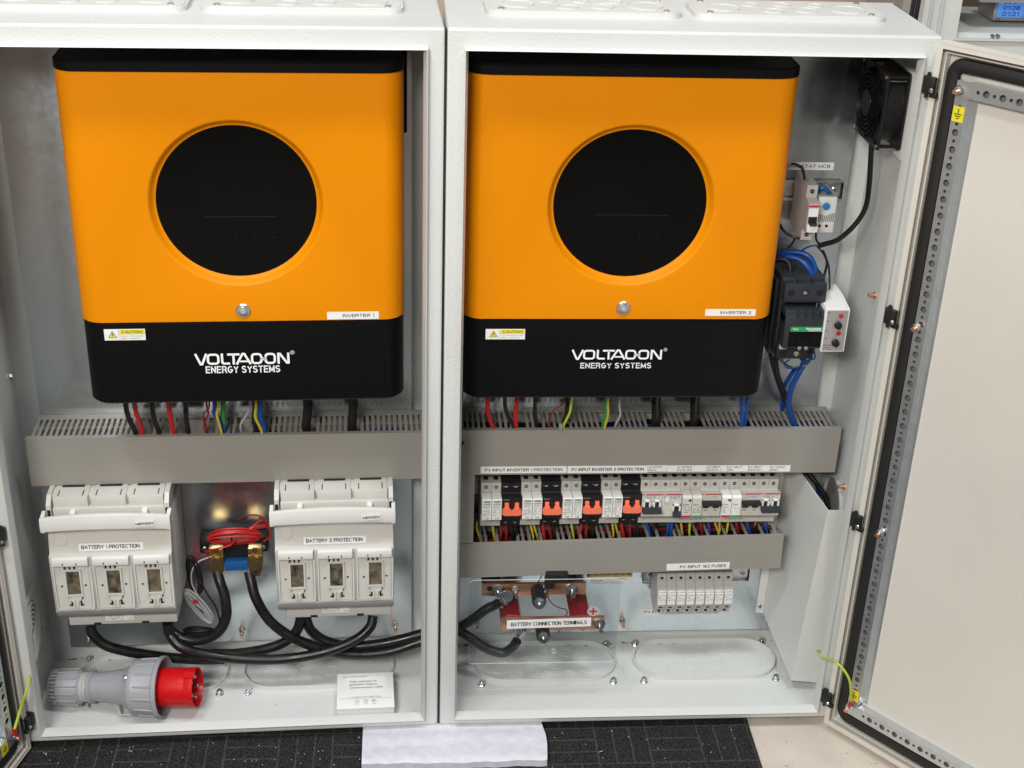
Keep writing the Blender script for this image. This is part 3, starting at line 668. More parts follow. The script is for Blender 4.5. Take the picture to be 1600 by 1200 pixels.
def inverter(side, x0, x1, label, num, logo):
    yf, yb, zs, zo, zbm, zt = .040, .165, .7655, 1.1465, .6265, 1.163
    r = .034
    t = thing('inverter', label, 'inverter', ((x0+x1)/2, .1, zbm), side, 'orange inverters')
    cx = (x0+x1)/2-.0015 if side == 'L' else (x0+x1)/2-.0005
    p_ = at(369.5, 318.5, 'L', Y=.045) if side == 'L' else at(985.5, 322, 'R', Y=.045); cxs, czs = p_.x, p_.z
    def outline(x0, x1, r, yf, yb=yb, n=10):
        p = [(x0, yb)] + [(x0+r-r*cos(R_(90*i/n)), yf+r-r*sin(R_(90*i/n))) for i in range(n+1)]
        p += [(x1-r+r*sin(R_(90*i/n)), yf+r-r*cos(R_(90*i/n))) for i in range(n+1)] + [(x1, yb)]
        return p
    # orange front with dished ring
    m = MB(); Rr = .1288; N = 96
    pl = outline(x0, x1, r, yf)
    left = pl[:12]; right = pl[12:]
    for seg in (left, right):
        vs = [(x, y, zs) for x, y in seg]+[(x, y, zo) for x, y in seg]; k = len(seg)
        m.add(vs, [(i, i+1, k+i+1, k+i) for i in range(k-1)])
    ol = rect(x0+r, x1-r, zs, zo); ci = circ(cxs, czs, Rr, N)
    allp = ol+ci; tr = tessellate_polygon([[Vector((p[0], p[1], 0)) for p in ol], [Vector((p[0], p[1], 0)) for p in ci]])
    m.add([(p[0], yf, p[1]) for p in allp], [tuple(q) for q in tr])
    m.prism(pl, 'Z', zs, zs+.0005); m.prism(pl, 'Z', zo-.0005, zo)
    prof = [(Rr, 0), (Rr-.0016, .0004), (Rr-.0032, .0016), (Rr-.0050, .0042), (Rr-.0070, .0078), (Rr-.0092, .0104), (Rr-.0110, .0115), (Rr-.0122, .0118), (Rr-.0122, .0140)]
    vs = []
    for rr, hh in prof: vs += [(p[0], yf+hh, p[1]) for p in circ(cxs, czs, rr, N)]
    m.add(vs, [(k*N+i, k*N+(i+1) % N, (k+1)*N+(i+1) % N, (k+1)*N+i) for k in range(len(prof)-1) for i in range(N)])
    # bottom edge return
    # merge duplicates so the ring shades smoothly
    fp_ = build(m, 'front_panel', 'orange', t, smooth=40)
    bm = bmesh.new(); bm.from_mesh(fp_.data); bmesh.ops.remove_doubles(bm, verts=bm.verts[:], dist=1e-5); bmesh.ops.recalc_face_normals(bm, faces=bm.faces[:]); bm.to_mesh(fp_.data); bm.free()
    fp_.data.polygons.foreach_set('use_smooth', [True]*len(fp_.data.polygons)); fp_.data.set_sharp_from_angle(angle=R_(40))
    m = MB(); m.cyl((cxs, yf+.0122, czs), (cxs, yf+.016, czs), Rr-.0120, n=96); scr = build(m, 'screen', 'glass_black', t)
    q0, q1 = (at(312, 252, 'L', Y=yf+.0122), at(432, 338, 'L', Y=yf+.0122)) if side == 'L' else (at(932, 272, 'R', Y=yf+.0122), at(1046, 336, 'R', Y=yf+.0122))
    m = MB(); m.box(q0.x, q1.x, yf+.0119, yf+.0121, q1.z, q0.z); build(m, 'display', 'lcd_dark', scr, smooth=0)
    m = MB(); m.box(q0.x, q1.x, yf+.0117, yf+.0119, q1.z-.0006, q1.z)
    for k in range(4): m.cyl((q0.x+.016+k*.028, yf+.0121, q1.z-.033), (q0.x+.016+k*.028, yf+.0118, q1.z-.033), .0010, n=8)
    build(m, 'display_marks', 'rubber', scr, smooth=0)
    # black top cap
    m = MB(); m.prism(outline(x0-.0008, x1+.0008, r, yf-.0008), 'Z', zo+.0008, zt-.0035)
    A = outline(x0-.0008, x1+.0008, r, yf-.0008); B = outline(x0+.003, x1-.003, r-.003, yf+.003); n = len(A)
    m.add([(x, y, zt-.0035) for x, y in A]+[(x, y, zt) for x, y in B], [(i, (i+1) % n, n+(i+1) % n, n+i) for i in range(n)]+[tuple(range(n, 2*n))])
    build(m, 'top_cap', 'black_case', t)
    # black lower cover
    m = MB(); A = outline(x0+.0012, x1-.0012, r, yf+.0012); B = outline(x0+.0045, x1-.0045, r-.003, yf+.0045)
    z_ = zs-.0018
    m.prism(A, 'Z', zbm+.0035, z_-.0015)
    m.add([(x, y, zbm+.0035) for x, y in A]+[(x, y, zbm) for x, y in B], [(i, (i+1) % n, n+(i+1) % n, n+i) for i in range(n)]+[tuple(range(n, 2*n))])
    Bt = outline(x0+.0024, x1-.0024, r-.001, yf+.0026)
    m.add([(x, y, z_-.0015) for x, y in A]+[(x, y, z_) for x, y in Bt], [(i, (i+1) % n, n+(i+1) % n, n+i) for i in range(n)]+[tuple(range(n, 2*n))])
    lc = build(m, 'lower_cover', 'black_case', t)
    # chassis and side flanges behind
    m = MB(); m.box(x0+.006, x1-.006, yf+.03, .199, zbm+.006, zt-.008)
    m.box(x0-.006, x1+.008, .165, .199, zt-.14, zt-.012, b=.002); m.box(x0-.004, x0+.01, .15, .199, zbm+.03, zbm+.12, b=.002)
    build(m, 'chassis', 'black_case', t)
    m = MB()
    for k in range(6):
        xx = x0+.04+k*.022*(1 if side == 'L' else 1.0)
        m.cyl((xx+.02, .12, zbm+.001), (xx+.02, .12, zbm-.010), .0065, n=12)
    for xx in (x1-.16, x1-.10): m.cyl((xx, .12, zbm+.001), (xx, .12, zbm-.014), .012, n=16)
    build(m, 'cable_gland', 'black_plastic', t)
    # power button
    p_ = at(380, 485, 'L', Y=yf) if side == 'L' else at(974, 481, 'R', Y=yf); bx, bz = p_.x, p_.z
    m = MB(); m.lathe([(.0112, 0), (.0112, .0016), (.0098, .0030), (.0086, .0030), (.0083, .0014), (0, .0014)], (bx, yf, bz), (0, -1, 0), n=32); bt = build(m, 'power_button', 'zinc', t)
    m = MB(); m.lathe([(.0074, 0), (.0074, .0026), (.0062, .0032), (0, .0032)], (bx, yf-.001, bz), (0, -1, 0), n=28); build(m, 'button_cap', 'silver', bt)
    m = MB(); y_ = yf-.0044; m.lathe([(.0030, 0), (.0024, 0), (.0024, .0001), (.0030, .0001)], (bx, y_, bz), (0, -1, 0), n=20, closed=True); m.box(bx-.0003, bx+.0003, y_-.0001, y_, bz, bz+.0040); build(m, 'power_symbol', 'logo_white', bt, smooth=0)
    # name sticker
    if side == 'L': a, b = at(511, 487.5, 'L', Y=yf), at(592, 498, 'L', Y=yf)
    else: a, b = at(1102.5, 483, 'R', Y=yf), at(1180, 493.5, 'R', Y=yf)
    sticker(t, 'INVERTER '+num, a.x, b.x, b.z, a.z, yf, tx=(a.x+(b.x-a.x)*(.30), b.x-(b.x-a.x)*.09))
    # caution sticker
    yc = yf+.0012
    if side == 'L': a, b = at(162, 514.5, 'L', Y=yc), at(228, 531, 'L', Y=yc)
    else: a, b = at(759, 514, 'R', Y=yc), at(820, 530, 'R', Y=yc)
    m = MB(); m.box(a.x, b.x, yc-.0004, yc, b.z, a.z); s = build(m, 'caution_label', 'sticker', t)
    wv, hv = b.x-a.x, a.z-b.z; f = lambda u: a.x+wv*u; g = lambda v: b.z+hv*v
    m = MB(); y1 = yc-.0005
    m.box(f(.37), f(.985), y1-.0001, y1, g(.53), g(.95)); m.prism([(f(.10), g(.25)), (f(.30), g(.25)), (f(.20), g(.84))], 'Y', y1-.0001, y1); build(m, 'yellow_field', 'sticker_yellow', s, smooth=0)
    m = MB(); y2 = y1-.0003
    m.text('CAUTION', f(.43), f(.93), g(.63), g(.87), y2, bold=.02)
    m.text('ELECTRIC SHOCK HAZARD', f(.40), f(.95), g(.33), g(.42), y2); m.text('ENERGY HAZARDOUS', f(.40), f(.86), g(.12), g(.21), y2)
    m.add([(f(x), y2, g(z)) for x, z in ((.205, .74), (.175, .50), (.20, .50), (.185, .30), (.23, .57), (.205, .57))], [(0, 1, 2, 3, 4, 5)])
    for A_, B_ in (((.10, .25), (.30, .25)), ((.30, .25), (.20, .84)), ((.20, .84), (.10, .25))):
        p, q = Vector((f(A_[0]), g(A_[1]))), Vector((f(B_[0]), g(B_[1]))); dd = (q-p).normalized(); nn = Vector((-dd.y, dd.x))*.00035
        m.add([(v.x, y2, v.y) for v in (p+nn, q+nn, q-nn, p-nn)], [(0, 1, 2, 3)])
    m.box(f(.345), f(.35), y2-.0001, y2, g(.04), g(.96)); build(m, 'lettering', 'ink_soft', s, smooth=0)
    # wordmark
    A_, B_, C_, D_ = logo
    a = at(*A_, side, Y=yc); b = at(*B_, side, Y=yc); m = MB(); wordmark(m, a.x, b.x, b.z, a.z, yc-.0003)
    a = at(*C_, side, Y=yc); b = at(*D_, side, Y=yc); strokes(m, 'ENERGY SYSTEMS', a.x, b.x, b.z, a.z, yc-.0003, .16, gap=.40)
    build(m, 'lettering', 'logo_white', lc, smooth=0)
    return t
inverter('L', .156, .6455, 'orange and black inverter in the left cabinet marked INVERTER 1', '1', ((303, 553), (453, 568.0), (321, 572.3), (438, 581.3)))
inverter('R', .0285, .5185, 'orange and black inverter in the right cabinet marked INVERTER 2', '2', ((893, 546.5), (1034, 561.5), (907, 566.8), (1017, 575.3)))

# ------------------------------------------------------------------ cable ducts
def duct(side, name, label, x0, x1, z0, z1, gaps, tilt=0, lid='duct', yf=.115, top=True, pitch=.0092, lower=False):
    T = Matrix.Translation((x0, 0, z0)) @ Matrix.Rotation(-tilt, 4, 'Y') @ Matrix.Translation((-x0, 0, -z0))
    t = thing(name, label, 'cable duct', (x0, .2, z0), side, 'slotted grey cable ducts')
    m = MB(); m.M = T
    m.prism([(yf, z0), (yf, z1), (yf+.009, z1), (yf+.009, z1-.0018), (yf+.0018, z1-.0018), (yf+.0018, z0+.0018), (yf+.009, z0+.0018), (yf+.009, z0)], 'X', x0, x1)
    zm = z0+(z1-z0)*.52; m.box(x0, x1, yf-.00035, yf+.0002, zm, zm+.0008)
    build(m, 'lid', 'duct', t)
    m = MB(); m.M = T   # channel: back, closed base strips and a slotted upper wall
    zi0, zi1 = z0+.003, z1-.003
    m.box(x0+.004, x1-.004, .2012, .2026, zi0, zi1)
    for zz0, zz1 in ((zi1-.0014, zi1), (zi0, zi0+.0014)):
        m.box(x0+.004, x1-.004, .186, .2012, zz0, zz1)
        m.box(x0+.004, x1-.004, yf+.0094, yf+.0118, zz0, zz1)
        if zz0 < (z0+z1)/2: m.box(x0+.004, x1-.004, yf+.0119, .1859, zz0, zz1); continue  # lower wall closed solid to keep light out and darken the duct
        x = x0+.006
        while x < x1-.008:
            if zz0 > (z0+z1)/2 and any(a <= x <= b for a, b in gaps): x += pitch; continue
            wv = pitch*.52; c = x+wv/2; ya, yb_ = yf+.0118, .186; ym = (ya+yb_)/2
            P = [(x, ya), (x+wv, ya), (x+wv, ym-.004), (x+wv+.0012, ym-.002), (x+wv+.0012, ym+.002), (x+wv, ym+.004), (x+wv, yb_), (x, yb_), (x, ym+.004), (x-.0012, ym+.002), (x-.0012, ym-.002), (x, ym-.004)]
            m.prism(P, 'Z', zz0+.0001, zz1-.0001); x += pitch
    build(m, 'slotted_channel', 'duct', t)
    return t
def gapx(side, L, Y=.14):
    o = []
    for a, b in L: o.append((at(a, 660, side, Y=Y).x, at(b, 660, side, Y=Y).x))
    return o
dL = duct('L', 'cable_duct', 'long grey slotted duct across the left cabinet below the inverter', .034, .690, .4400, .5290, gapx('L', [(205, 217), (226, 236), (250, 262), (278, 300), (322, 333), (368, 386), (470, 490), (545, 562)]), tilt=-.006)
dR = duct('R', 'cable_duct', 'long grey slotted duct above the row of breakers in the right cabinet', .0285, .6835, .4425, .5285, gapx('R', [(757, 770), (805, 818), (832, 846), (875, 884), (940, 958), (1008, 1032), (1073, 1094), (1157, 1167), (1232, 1244)]))
lowd = thing('cable_duct', 'grey slotted duct under the row of breakers in the right cabinet', 'cable duct', (.03, .2, .232), 'R', 'slotted grey cable ducts')
T = Matrix.Translation((.03, 0, .232)) @ Matrix.Rotation(-.0215, 4, 'Y') @ Matrix.Translation((-.03, 0, -.232))
m = MB(); m.M = T; x0, x1, z0, z1, yf = .0305, .6110, .232, .3015, .115
m.prism([(yf, z0), (yf, z1), (yf+.007, z1), (yf+.007, z1-.0018), (yf+.0018, z1-.0018), (yf+.0018, z0+.0018), (yf+.007, z0+.0018), (yf+.007, z0)], 'X', x0, x1)
m.box(x0, x1, yf-.0003, yf+.0002, z0+.026, z0+.0266); build(m, 'lid', 'duct', lowd)
m = MB(); m.M = T; m.box(x0+.003, x1-.003, .2012, .2026, z0+.002, z1-.002); m.box(x0+.003, x1-.003, yf+.01, .2012, z0+.003, z0+.0044)
m.box(x0+.003, x1-.003, .190, .2012, z1-.004, z1-.0028)
for px in (751, 758.5, 776.5, 809, 817, 827, 845, 872, 880, 890, 907, 935, 943, 953, 968, 1012, 1027, 1054, 1062, 1088, 1105, 1132, 1148, 1165, 1190, 1211):
    x = at(px, 842, Y=.125).x; wv = .0052; za = z1-.004; ya, yb_ = yf+.0075, .190
    ym = ya+.020
    m.prism([(x, ya), (x+wv, ya), (x+wv, ym), (x+wv+.001, ym+.003), (x+wv-.001, ym+.008), (x+wv-.002, yb_), (x-.002, yb_), (x, ym+.008), (x-.001, ym+.003), (x, ym)], 'Z', za, za+.0012)
build(m, 'slotted_channel', 'duct', lowd)
vd = thing('cable_duct', 'short upright grey duct left of the breakers joining the two long ducts', 'cable duct', (.03, .2, .31), 'R', 'slotted grey cable ducts')
m = MB(); m.box(.0305, .0585, .1153, .1171, .3040, .4420); m.box(.0567, .0585, .1171, .201, .3040, .4420); build(m, 'lid', 'duct', vd)
m = MB(); m.box(.0335, .054, .2, .2026, .3045, .4415); m.box(.0335, .035, .125, .2, .3045, .4415); build(m, 'channel', 'duct', vd)
# stickers on the ducts
def duct_sticker(parent, txt, a, b, zsh=0, Y=.115, **k):
    p, q = at(*a, 'R', Y=Y), at(*b, 'R', Y=Y); return sticker(parent, txt, p.x, q.x, q.z, p.z, Y-.0004, **k)
duct_sticker(dR, 'PV INPUT INVERTER 1 PROTECTION', (751, 729), (885, 738.5), tx=None)
a, b = at(887, 728, Y=.115), at(1012, 738, Y=.115)
sticker(dR, 'PV INPUT INVERTER 2 PROTECTION', a.x, b.x-.0005, b.z, a.z, .1146)
for px0, px1, txt in ((1012, 1041.5, 'AC OUTPUT\nMCB 2'), (1042, 1104, 'AC OUTPUT\nRCD & SPD'), (1104.5, 1136, 'AC INPUT\nMCB INV 2'), (1136.5, 1169, 'AC INPUT\nSPD'), (1169.5, 1203, 'AC INPUT\nMCB INV 1'), (1203.5, 1234, 'AC OUTPUT\nMCB 1')):
    a, b = at(px0, 727, Y=.115), at(px1, 736.5, Y=.115)
    mb = MB(); mb.box(a.x, b.x, .1142, .1147, b.z, a.z); s_ = build(mb, 'name_label', 'sticker', dR)
    mb = MB(); l = (b.x-a.x); tw = .024 if 'RCD' not in txt else .026; x = a.x+(.002 if 'RCD' not in txt else .018); x = min(x, b.x-tw-.001)
    mb.text(txt, x, x+tw, b.z+.0016, a.z-.0016, .1140, bold=.002); build(mb, 'lettering', 'ink', s_, smooth=0)
a, b = at(1042, 880, Y=.115), at(1139, 889, Y=.115)
sticker(lowd, 'PV INPUT 1&2 FUSES', a.x, b.x, b.z, a.z, .1145, tx=(a.x+.024, b.x-.006), tilt=.0215)

# ------------------------------------------------------------------ DIN devices
PW = .01738; Z0 = .3745
def rail(name, label, x0, x1, zc, yb=.2028):
    m = MB(); y = yb-.0075
    m.prism([(yb, zc-.0125), (yb, zc+.0125), (y, zc+.0135), (y, zc+.0175), (y+.0010, zc+.0175), (y+.001, zc+.0145), (yb-.001, zc+.0115), (yb-.001, zc-.0115), (y+.001, zc-.0145), (y+.001, zc-.0175), (y, zc-.0175), (y, zc-.0135)], 'X', x0, x1)
    for x in (x0+.012, x1-.012): screw(m, (x, yb-.001, zc), (0, -1, 0), .005, slot=1)
    return tag(build(m, name, ['zinc', 'hole'], None, None, 'R', (x0, yb, zc)), label, 'rail')
rail('mounting_rail', 'steel mounting rail hidden behind the long row of breakers', .062, .605, Z0)
YS, YN, YB = .135, .1125, .1955   # shoulder, nose, back
def body(x0, n, mt, parent, nose=(.0225, -.0165), top_holes=True, sh=.0435, name='housing', mt2=None, ysh=YS, ynose=YN, z0=Z0, topd=None):
    w_ = n*PW-.0003; m = MB(); zt, zb = z0+sh, z0-sh; a, b = z0+nose[0], z0+nose[1]
    prof = [(YB, zb+.006), (YB, zt-.004), (ysh+.03, zt), (ysh, zt), (ysh, a+.004), (ysh-.004, a+.0015), (ynose, a+.007), (ynose, b), (ynose+.008, b-.008), (ysh-.002, b-.010), (ysh, zb), (ysh+.03, zb)]
    m.prism(prof, 'X', x0, x0+w_)
    for k in range(1, n):
        m.box(x0+k*PW-.0003, x0+k*PW+.0001, ysh-.0002, ysh+.0005, a+.006, zt, mi=1)
    for k in range(n):
        xc = x0+(k+.5)*PW
        for zz in (zt-.0088, zb+.0068):
            m.lathe([(.0040, 0), (.0040, .0002), (.0034, .0002), (.0032, 0)], (xc, ysh+.0001, zz), (0, -1, 0), n=18)
            m.cyl((xc, ysh-.00025, zz), (xc, ysh-.0001, zz), .0033, n=18, mi=1)
            m.cyl((xc-.0022, ysh-.0004, zz-.0004), (xc+.0022, ysh-.0004, zz+.0006), .0007, n=6, mi=2)
        m.box(xc-.004, xc+.004, ysh+.010, ysh+.022, zt, zt+.0003, mi=1)
    return build(m, name, [mt, 'hole', 'silver'], parent)
def tinytext(m, x0, x1, z0, z1, y, rows=4, mi=0, dens=.75):
    h = (z1-z0)/rows
    for i in range(rows):
        x = x0
        while x < x1-.0006:
            l = random.uniform(.0008, .0026)
            if random.random() < dens: m.box(x, min(x+l, x1), y-.0001, y, z1-(i+.7)*h, z1-(i+.7)*h+h*.32, mi=mi)
            x += l+.0007
def spd_white(x0):
    t = thing('surge_protector', '', 'surge protector', (x0, .2, Z0-.04)); w_ = 2*PW
    body(x0, 2, 'holder_grey', t, nose=(.018, -.012), ynose=.127, sh=.0435)
    for k in range(2):
        a = x0+k*PW+.0004; b = a+PW-.0010
        m = MB(); zt, zb = Z0+.0285, Z0-.0130; yf = .1035
        m.prism([(.1345, zt-.004), (.131, zt-.003), (yf+.001, zt), (yf, zt-.0012), (yf, zb+.001), (yf+.001, zb), (.130, zb+.003), (.1345, zb+.006)], 'X', a, b)
        p = build(m, 'plug_in_module', 'white_plastic', t)
        m = MB(); y = yf-.0002
        m.box(a+.003, b-.002, y-.0001, y, zt-.0060, zt-.0025); build(m, 'status_window', 'spd_green', p, smooth=0)
        m = MB(); m.text('SURGE', a+.0022, b-.0016, zt-.0105, zt-.0080, y, bold=.05)
        m.box(a+.0025, b-.002, y-.0001, y, zt-.0128, zt-.0122, mi=1); m.text('M12-40 C', a+.0030, b-.0020, zt-.0165, zt-.0145, y, mi=1, bold=.02)
        tinytext(m, a+.0022, b-.0020, zt-.0335, zt-.0180, y, 5, mi=2, dens=.6); m.text('CE', a+.0055, b-.0045, zt-.0392, zt-.0362, y, bold=.01)
        build(m, 'lettering', ['ink', 'ink_green', 'ink_soft'], p, smooth=0)
    return t
def isolator(x0):
    t = thing('isolator_switch', '', 'switch', (x0, .2, Z0-.04))
    body(x0, 2, 'black_plastic', t, nose=(.0215, -.0145), sh=.0435)
    w_ = 2*PW
    m = MB()
    for k in range(2):
        a = x0+k*PW; m.box(a+.0050, a+PW-.0050, YN-.004, YN+.002, Z0+.006, Z0+.0170, b=.001)
    m.prism([(x0+.0009, Z0-.0015), (x0+.006, Z0-.0035), (x0+w_-.006, Z0-.0035), (x0+w_-.0009, Z0-.0015), (x0+w_-.0009, Z0+.0045), (x0+w_-.0050, Z0+.0095), (x0+w_/2+.0045, Z0+.0095), (x0+w_/2+.001, Z0+.006), (x0+w_/2-.001, Z0+.006), (x0+w_/2-.0045, Z0+.0095), (x0+.0050, Z0+.0095), (x0+.0009, Z0+.0045)], 'Y', YN-.0105, YN-.0015)
    build(m, 'handle', 'coral', t)
    m = MB(); m.box(x0+w_/2-.0030, x0+w_/2+.0030, YN-.006, YN-.0005, Z0+.004, Z0+.018, b=.001); build(m, 'handle_lock', 'black_plastic', t)
    m = MB(); y = YN-.0002; tinytext(m, x0+.003, x0+.014, Z0+.0215, Z0+.0240, y, 1, dens=.9); m.box(x0+.003, x0+.012, YS-.0003, YS-.0001, Z0+.036, Z0+.0366); m.box(x0+.020, x0+.029, YS-.0003, YS-.0001, Z0+.036, Z0+.0366)
    build(m, 'lettering', 'tape', t, smooth=0); return t
def mcb(x0, kind):
    t = thing('circuit_breaker', '', 'circuit breaker', (x0, .2, Z0-.04)); w_ = 2*PW
    body(x0, 2, 'white_plastic' if 0 else 'cover_ivory', t)
    m = MB(); y = YN-.0003
    m.box(x0+.0005, x0+w_-.0008, y-.0002, y, Z0+.0262, Z0+.0285); m.text('ABB', x0+.0020, x0+.0065, Z0+.0265, Z0+.0282, y-.0004, mi=1, bold=.03)
    tinytext(m, x0+.004, x0+w_-.004, Z0+.0285, Z0+.0315, YS-.014, 2, mi=1) if 0 else None
    tinytext(m, x0+.003, x0+w_-.004, Z0+.0185, Z0+.0250, y, 3, mi=2, dens=.55)
    build(m, 'printed_band', ['ink_red', 'sticker', 'ink_soft'], t, smooth=0)
    if kind == 'down':      # white toggles with slate tie bar
        m = MB()
        for k in range(2):
            a = x0+k*PW
            m.box(a+.0022, a+.0052, YN-.0045, YN+.001, Z0-0.0022, Z0+0.0173, b=.0005, mi=1); m.box(a+PW-.0052, a+PW-.0022, YN-.0045, YN+.001, Z0-0.0022, Z0+0.0173, b=.0005, mi=1); m.box(a+.0022, a+PW-.0022, YN-.0045, YN+.001, Z0+0.0146, Z0+0.0173, b=.0005, mi=1)
        m.prism([(YN-.002, Z0+0.0058), (YN-.013, Z0+0.0018), (YN-.0145, Z0-0.0017), (YN-.012, Z0-0.0047), (YN-.001, Z0-0.0037)], 'X', x0+.0010, x0+w_-.0015)
        for k in range(2):
            a = x0+k*PW; m.box(a+.0054, a+PW-.0054, YN-.0012, YN+.001, Z0+0.0038, Z0+0.0143)
        build(m, 'handle', ['dark_slate', 'white_plastic'], t)
    elif kind == 'up':
        m = MB(); m.prism([(YN-.001, Z0+0.0153), (YN-.012, Z0+0.0150), (YN-.013, Z0+0.0108), (YN-.008, Z0+0.0078), (YN-.001, Z0+0.0068)], 'X', x0+.0012, x0+w_-.0012)
        for k in range(2):
            a = x0+k*PW; m.box(a+.0035, a+PW-.0035, YN-.0015, YN+.001, Z0-0.0002, Z0+0.0078)
        build(m, 'handle', 'black_plastic', t)
        m = MB()
        for k in range(2):
            a = x0+k*PW; m.box(a+.006, a+.0105, YN-.0003, YN-.0001, Z0-0.0057, Z0-0.0042)
        build(m, 'slot', 'hole', t, smooth=0)
    return t
def rcd(x0):
    t = mcb(x0, None); w_ = 2*PW; t.name = 'residual_current_device'; BASE[t.name] = Vector((x0, .2, Z0-0.0312))
    m = MB(); a = x0+PW
    m.box(a+.0015, a+.0045, YN-.0045, YN+.001, Z0-0.0022, Z0+0.0173, b=.0005, mi=1); m.box(a+.0130, a+.0160, YN-.0045, YN+.001, Z0-0.0022, Z0+0.0173, b=.0005, mi=1); m.box(a+.0015, a+.0160, YN-.0045, YN+.001, Z0+0.0146, Z0+0.0173, b=.0005, mi=1)
    m.prism([(YN-.002, Z0+0.0058), (YN-.013, Z0+0.0028), (YN-.0145, Z0-0.0007), (YN-.012, Z0-0.0037), (YN-.001, Z0-0.0027)], 'X', a+.0020, a+.0155); m.box(a+.0045, a+.0130, YN-.0012, YN+.001, Z0+0.0038, Z0+0.0143)
    build(m, 'handle', ['dark_slate', 'white_plastic'], t)
    m = MB(); m.cyl((x0+.009, YN, Z0+0.0258), (x0+.009, YN-.003, Z0+0.0258), .0036, n=18); build(m, 'test_button', 'white_plastic', t)
    return t
def spd_beige(x0, white=False):
    t = thing('surge_protector', '', 'surge protector', (x0, .2, Z0-.04)); w_ = 2*PW
    body(x0, 2, 'cover_ivory', t, nose=(.016, -.016), ynose=.128, sh=.0440)
    m = MB(); m.text('L', x0+.0070, x0+.0086, Z0+.0275, Z0+.0295, YS-.0004); m.text('N', x0+PW+.0075, x0+PW+.0095, Z0+.0275, Z0+.0295, YS-.0004); build(m, 'lettering', 'ink', t, smooth=0)
    for k in range(2):
        a = x0+k*PW+.0005; b = a+PW-.0010; m = MB(); zt, zb = Z0+.0265, Z0-.0165; yf = .1065
        m.prism([(.1345, zt-.002), (.131, zt-.001), (yf+.004, zt), (yf, zt-.004), (yf, zb), (.130, zb)], 'X', a, b)
        p = build(m, 'plug_in_module', 'white_plastic' if white else 'cover_ivory', t)
        m = MB(); y = yf-.0002; m.box(a+.0002, b-.0002, y-.0001, y, zb+.0005, zb+.0045, mi=(2 if k else 1))
        m.text('Clore', a+.0015, b-.005, zt-.0180, zt-.0148, y, bold=.01); tinytext(m, a+.0020, b-.0015, zt-.0335, zt-.0200, y, 4, mi=3, dens=.5)
        if k == 0: m.box(b-.006, b-.001, yf-.0002, yf+.0003, zt-.0100, zt-.0060)
        build(m, 'lettering', ['ink', 'ink_red', 'green_strip', 'ink_soft'], p, smooth=0)
    return t
XR = .0712; dev = lambda i: XR+i*2*PW
for o_ in (): pass
ordn = ['first', 'second', 'third', 'fourth', 'fifth', 'sixth', 'seventh', 'eighth']
s0 = spd_white(dev(0)); i0 = isolator(dev(1))
for k in range(4):
    s = s0 if k == 0 else dup(s0, dx=4*PW*k, dz=.00025*4*k)
    tag(s, ['white surge protector with green windows at the left end of the breaker row', 'white surge protector between the first and second orange handled switches', 'white surge protector between the second and third orange handled switches', 'white surge protector between the third and fourth orange handled switches'][k], 'surge protector', 'white surge protectors in the breaker row')
    s = i0 if k == 0 else dup(i0, dx=4*PW*k, dz=.00025*4*k)
    tag(s, 'black isolator switch with orange handle, '+['leftmost', 'second from left', 'third from left', 'rightmost'][k]+' of the four orange handles', 'switch', 'orange handled isolator switches')
for o_ in COL.objects:
    if o_.parent is None and o_.name.split('.')[0] in ('surge_protector', 'isolator_switch'): o_.location.z -= .0032
md = mcb(dev(8), 'down'); tag(md, 'two pole breaker with slate handle down, right beside the last orange handled switch', 'circuit breaker', 'ivory circuit breakers')
tag(rcd(dev(9)), 'ivory residual current device with round test button and one slate handle', 'residual current device')
c1 = spd_beige(dev(10)); tag(c1, 'ivory surge protector with red and green feet beside the round test button device', 'surge protector', 'red and green footed surge protectors')
mu = mcb(dev(11), 'up'); tag(mu, 'breaker with black handle up, between the two red and green footed surge protectors', 'circuit breaker', 'ivory circuit breakers')
c2 = spd_beige(dev(12), True); tag(c2, 'whiter surge protector with red and green feet, right hand one of the two', 'surge protector', 'red and green footed surge protectors')
tag(dup(mu, dx=2*PW*2), 'breaker with black handle up, second from the right end of the row', 'circuit breaker', 'ivory circuit breakers')
tag(dup(md, dx=2*PW*6), 'breaker with slate handle down at the right end of the row', 'circuit breaker', 'ivory circuit breakers')

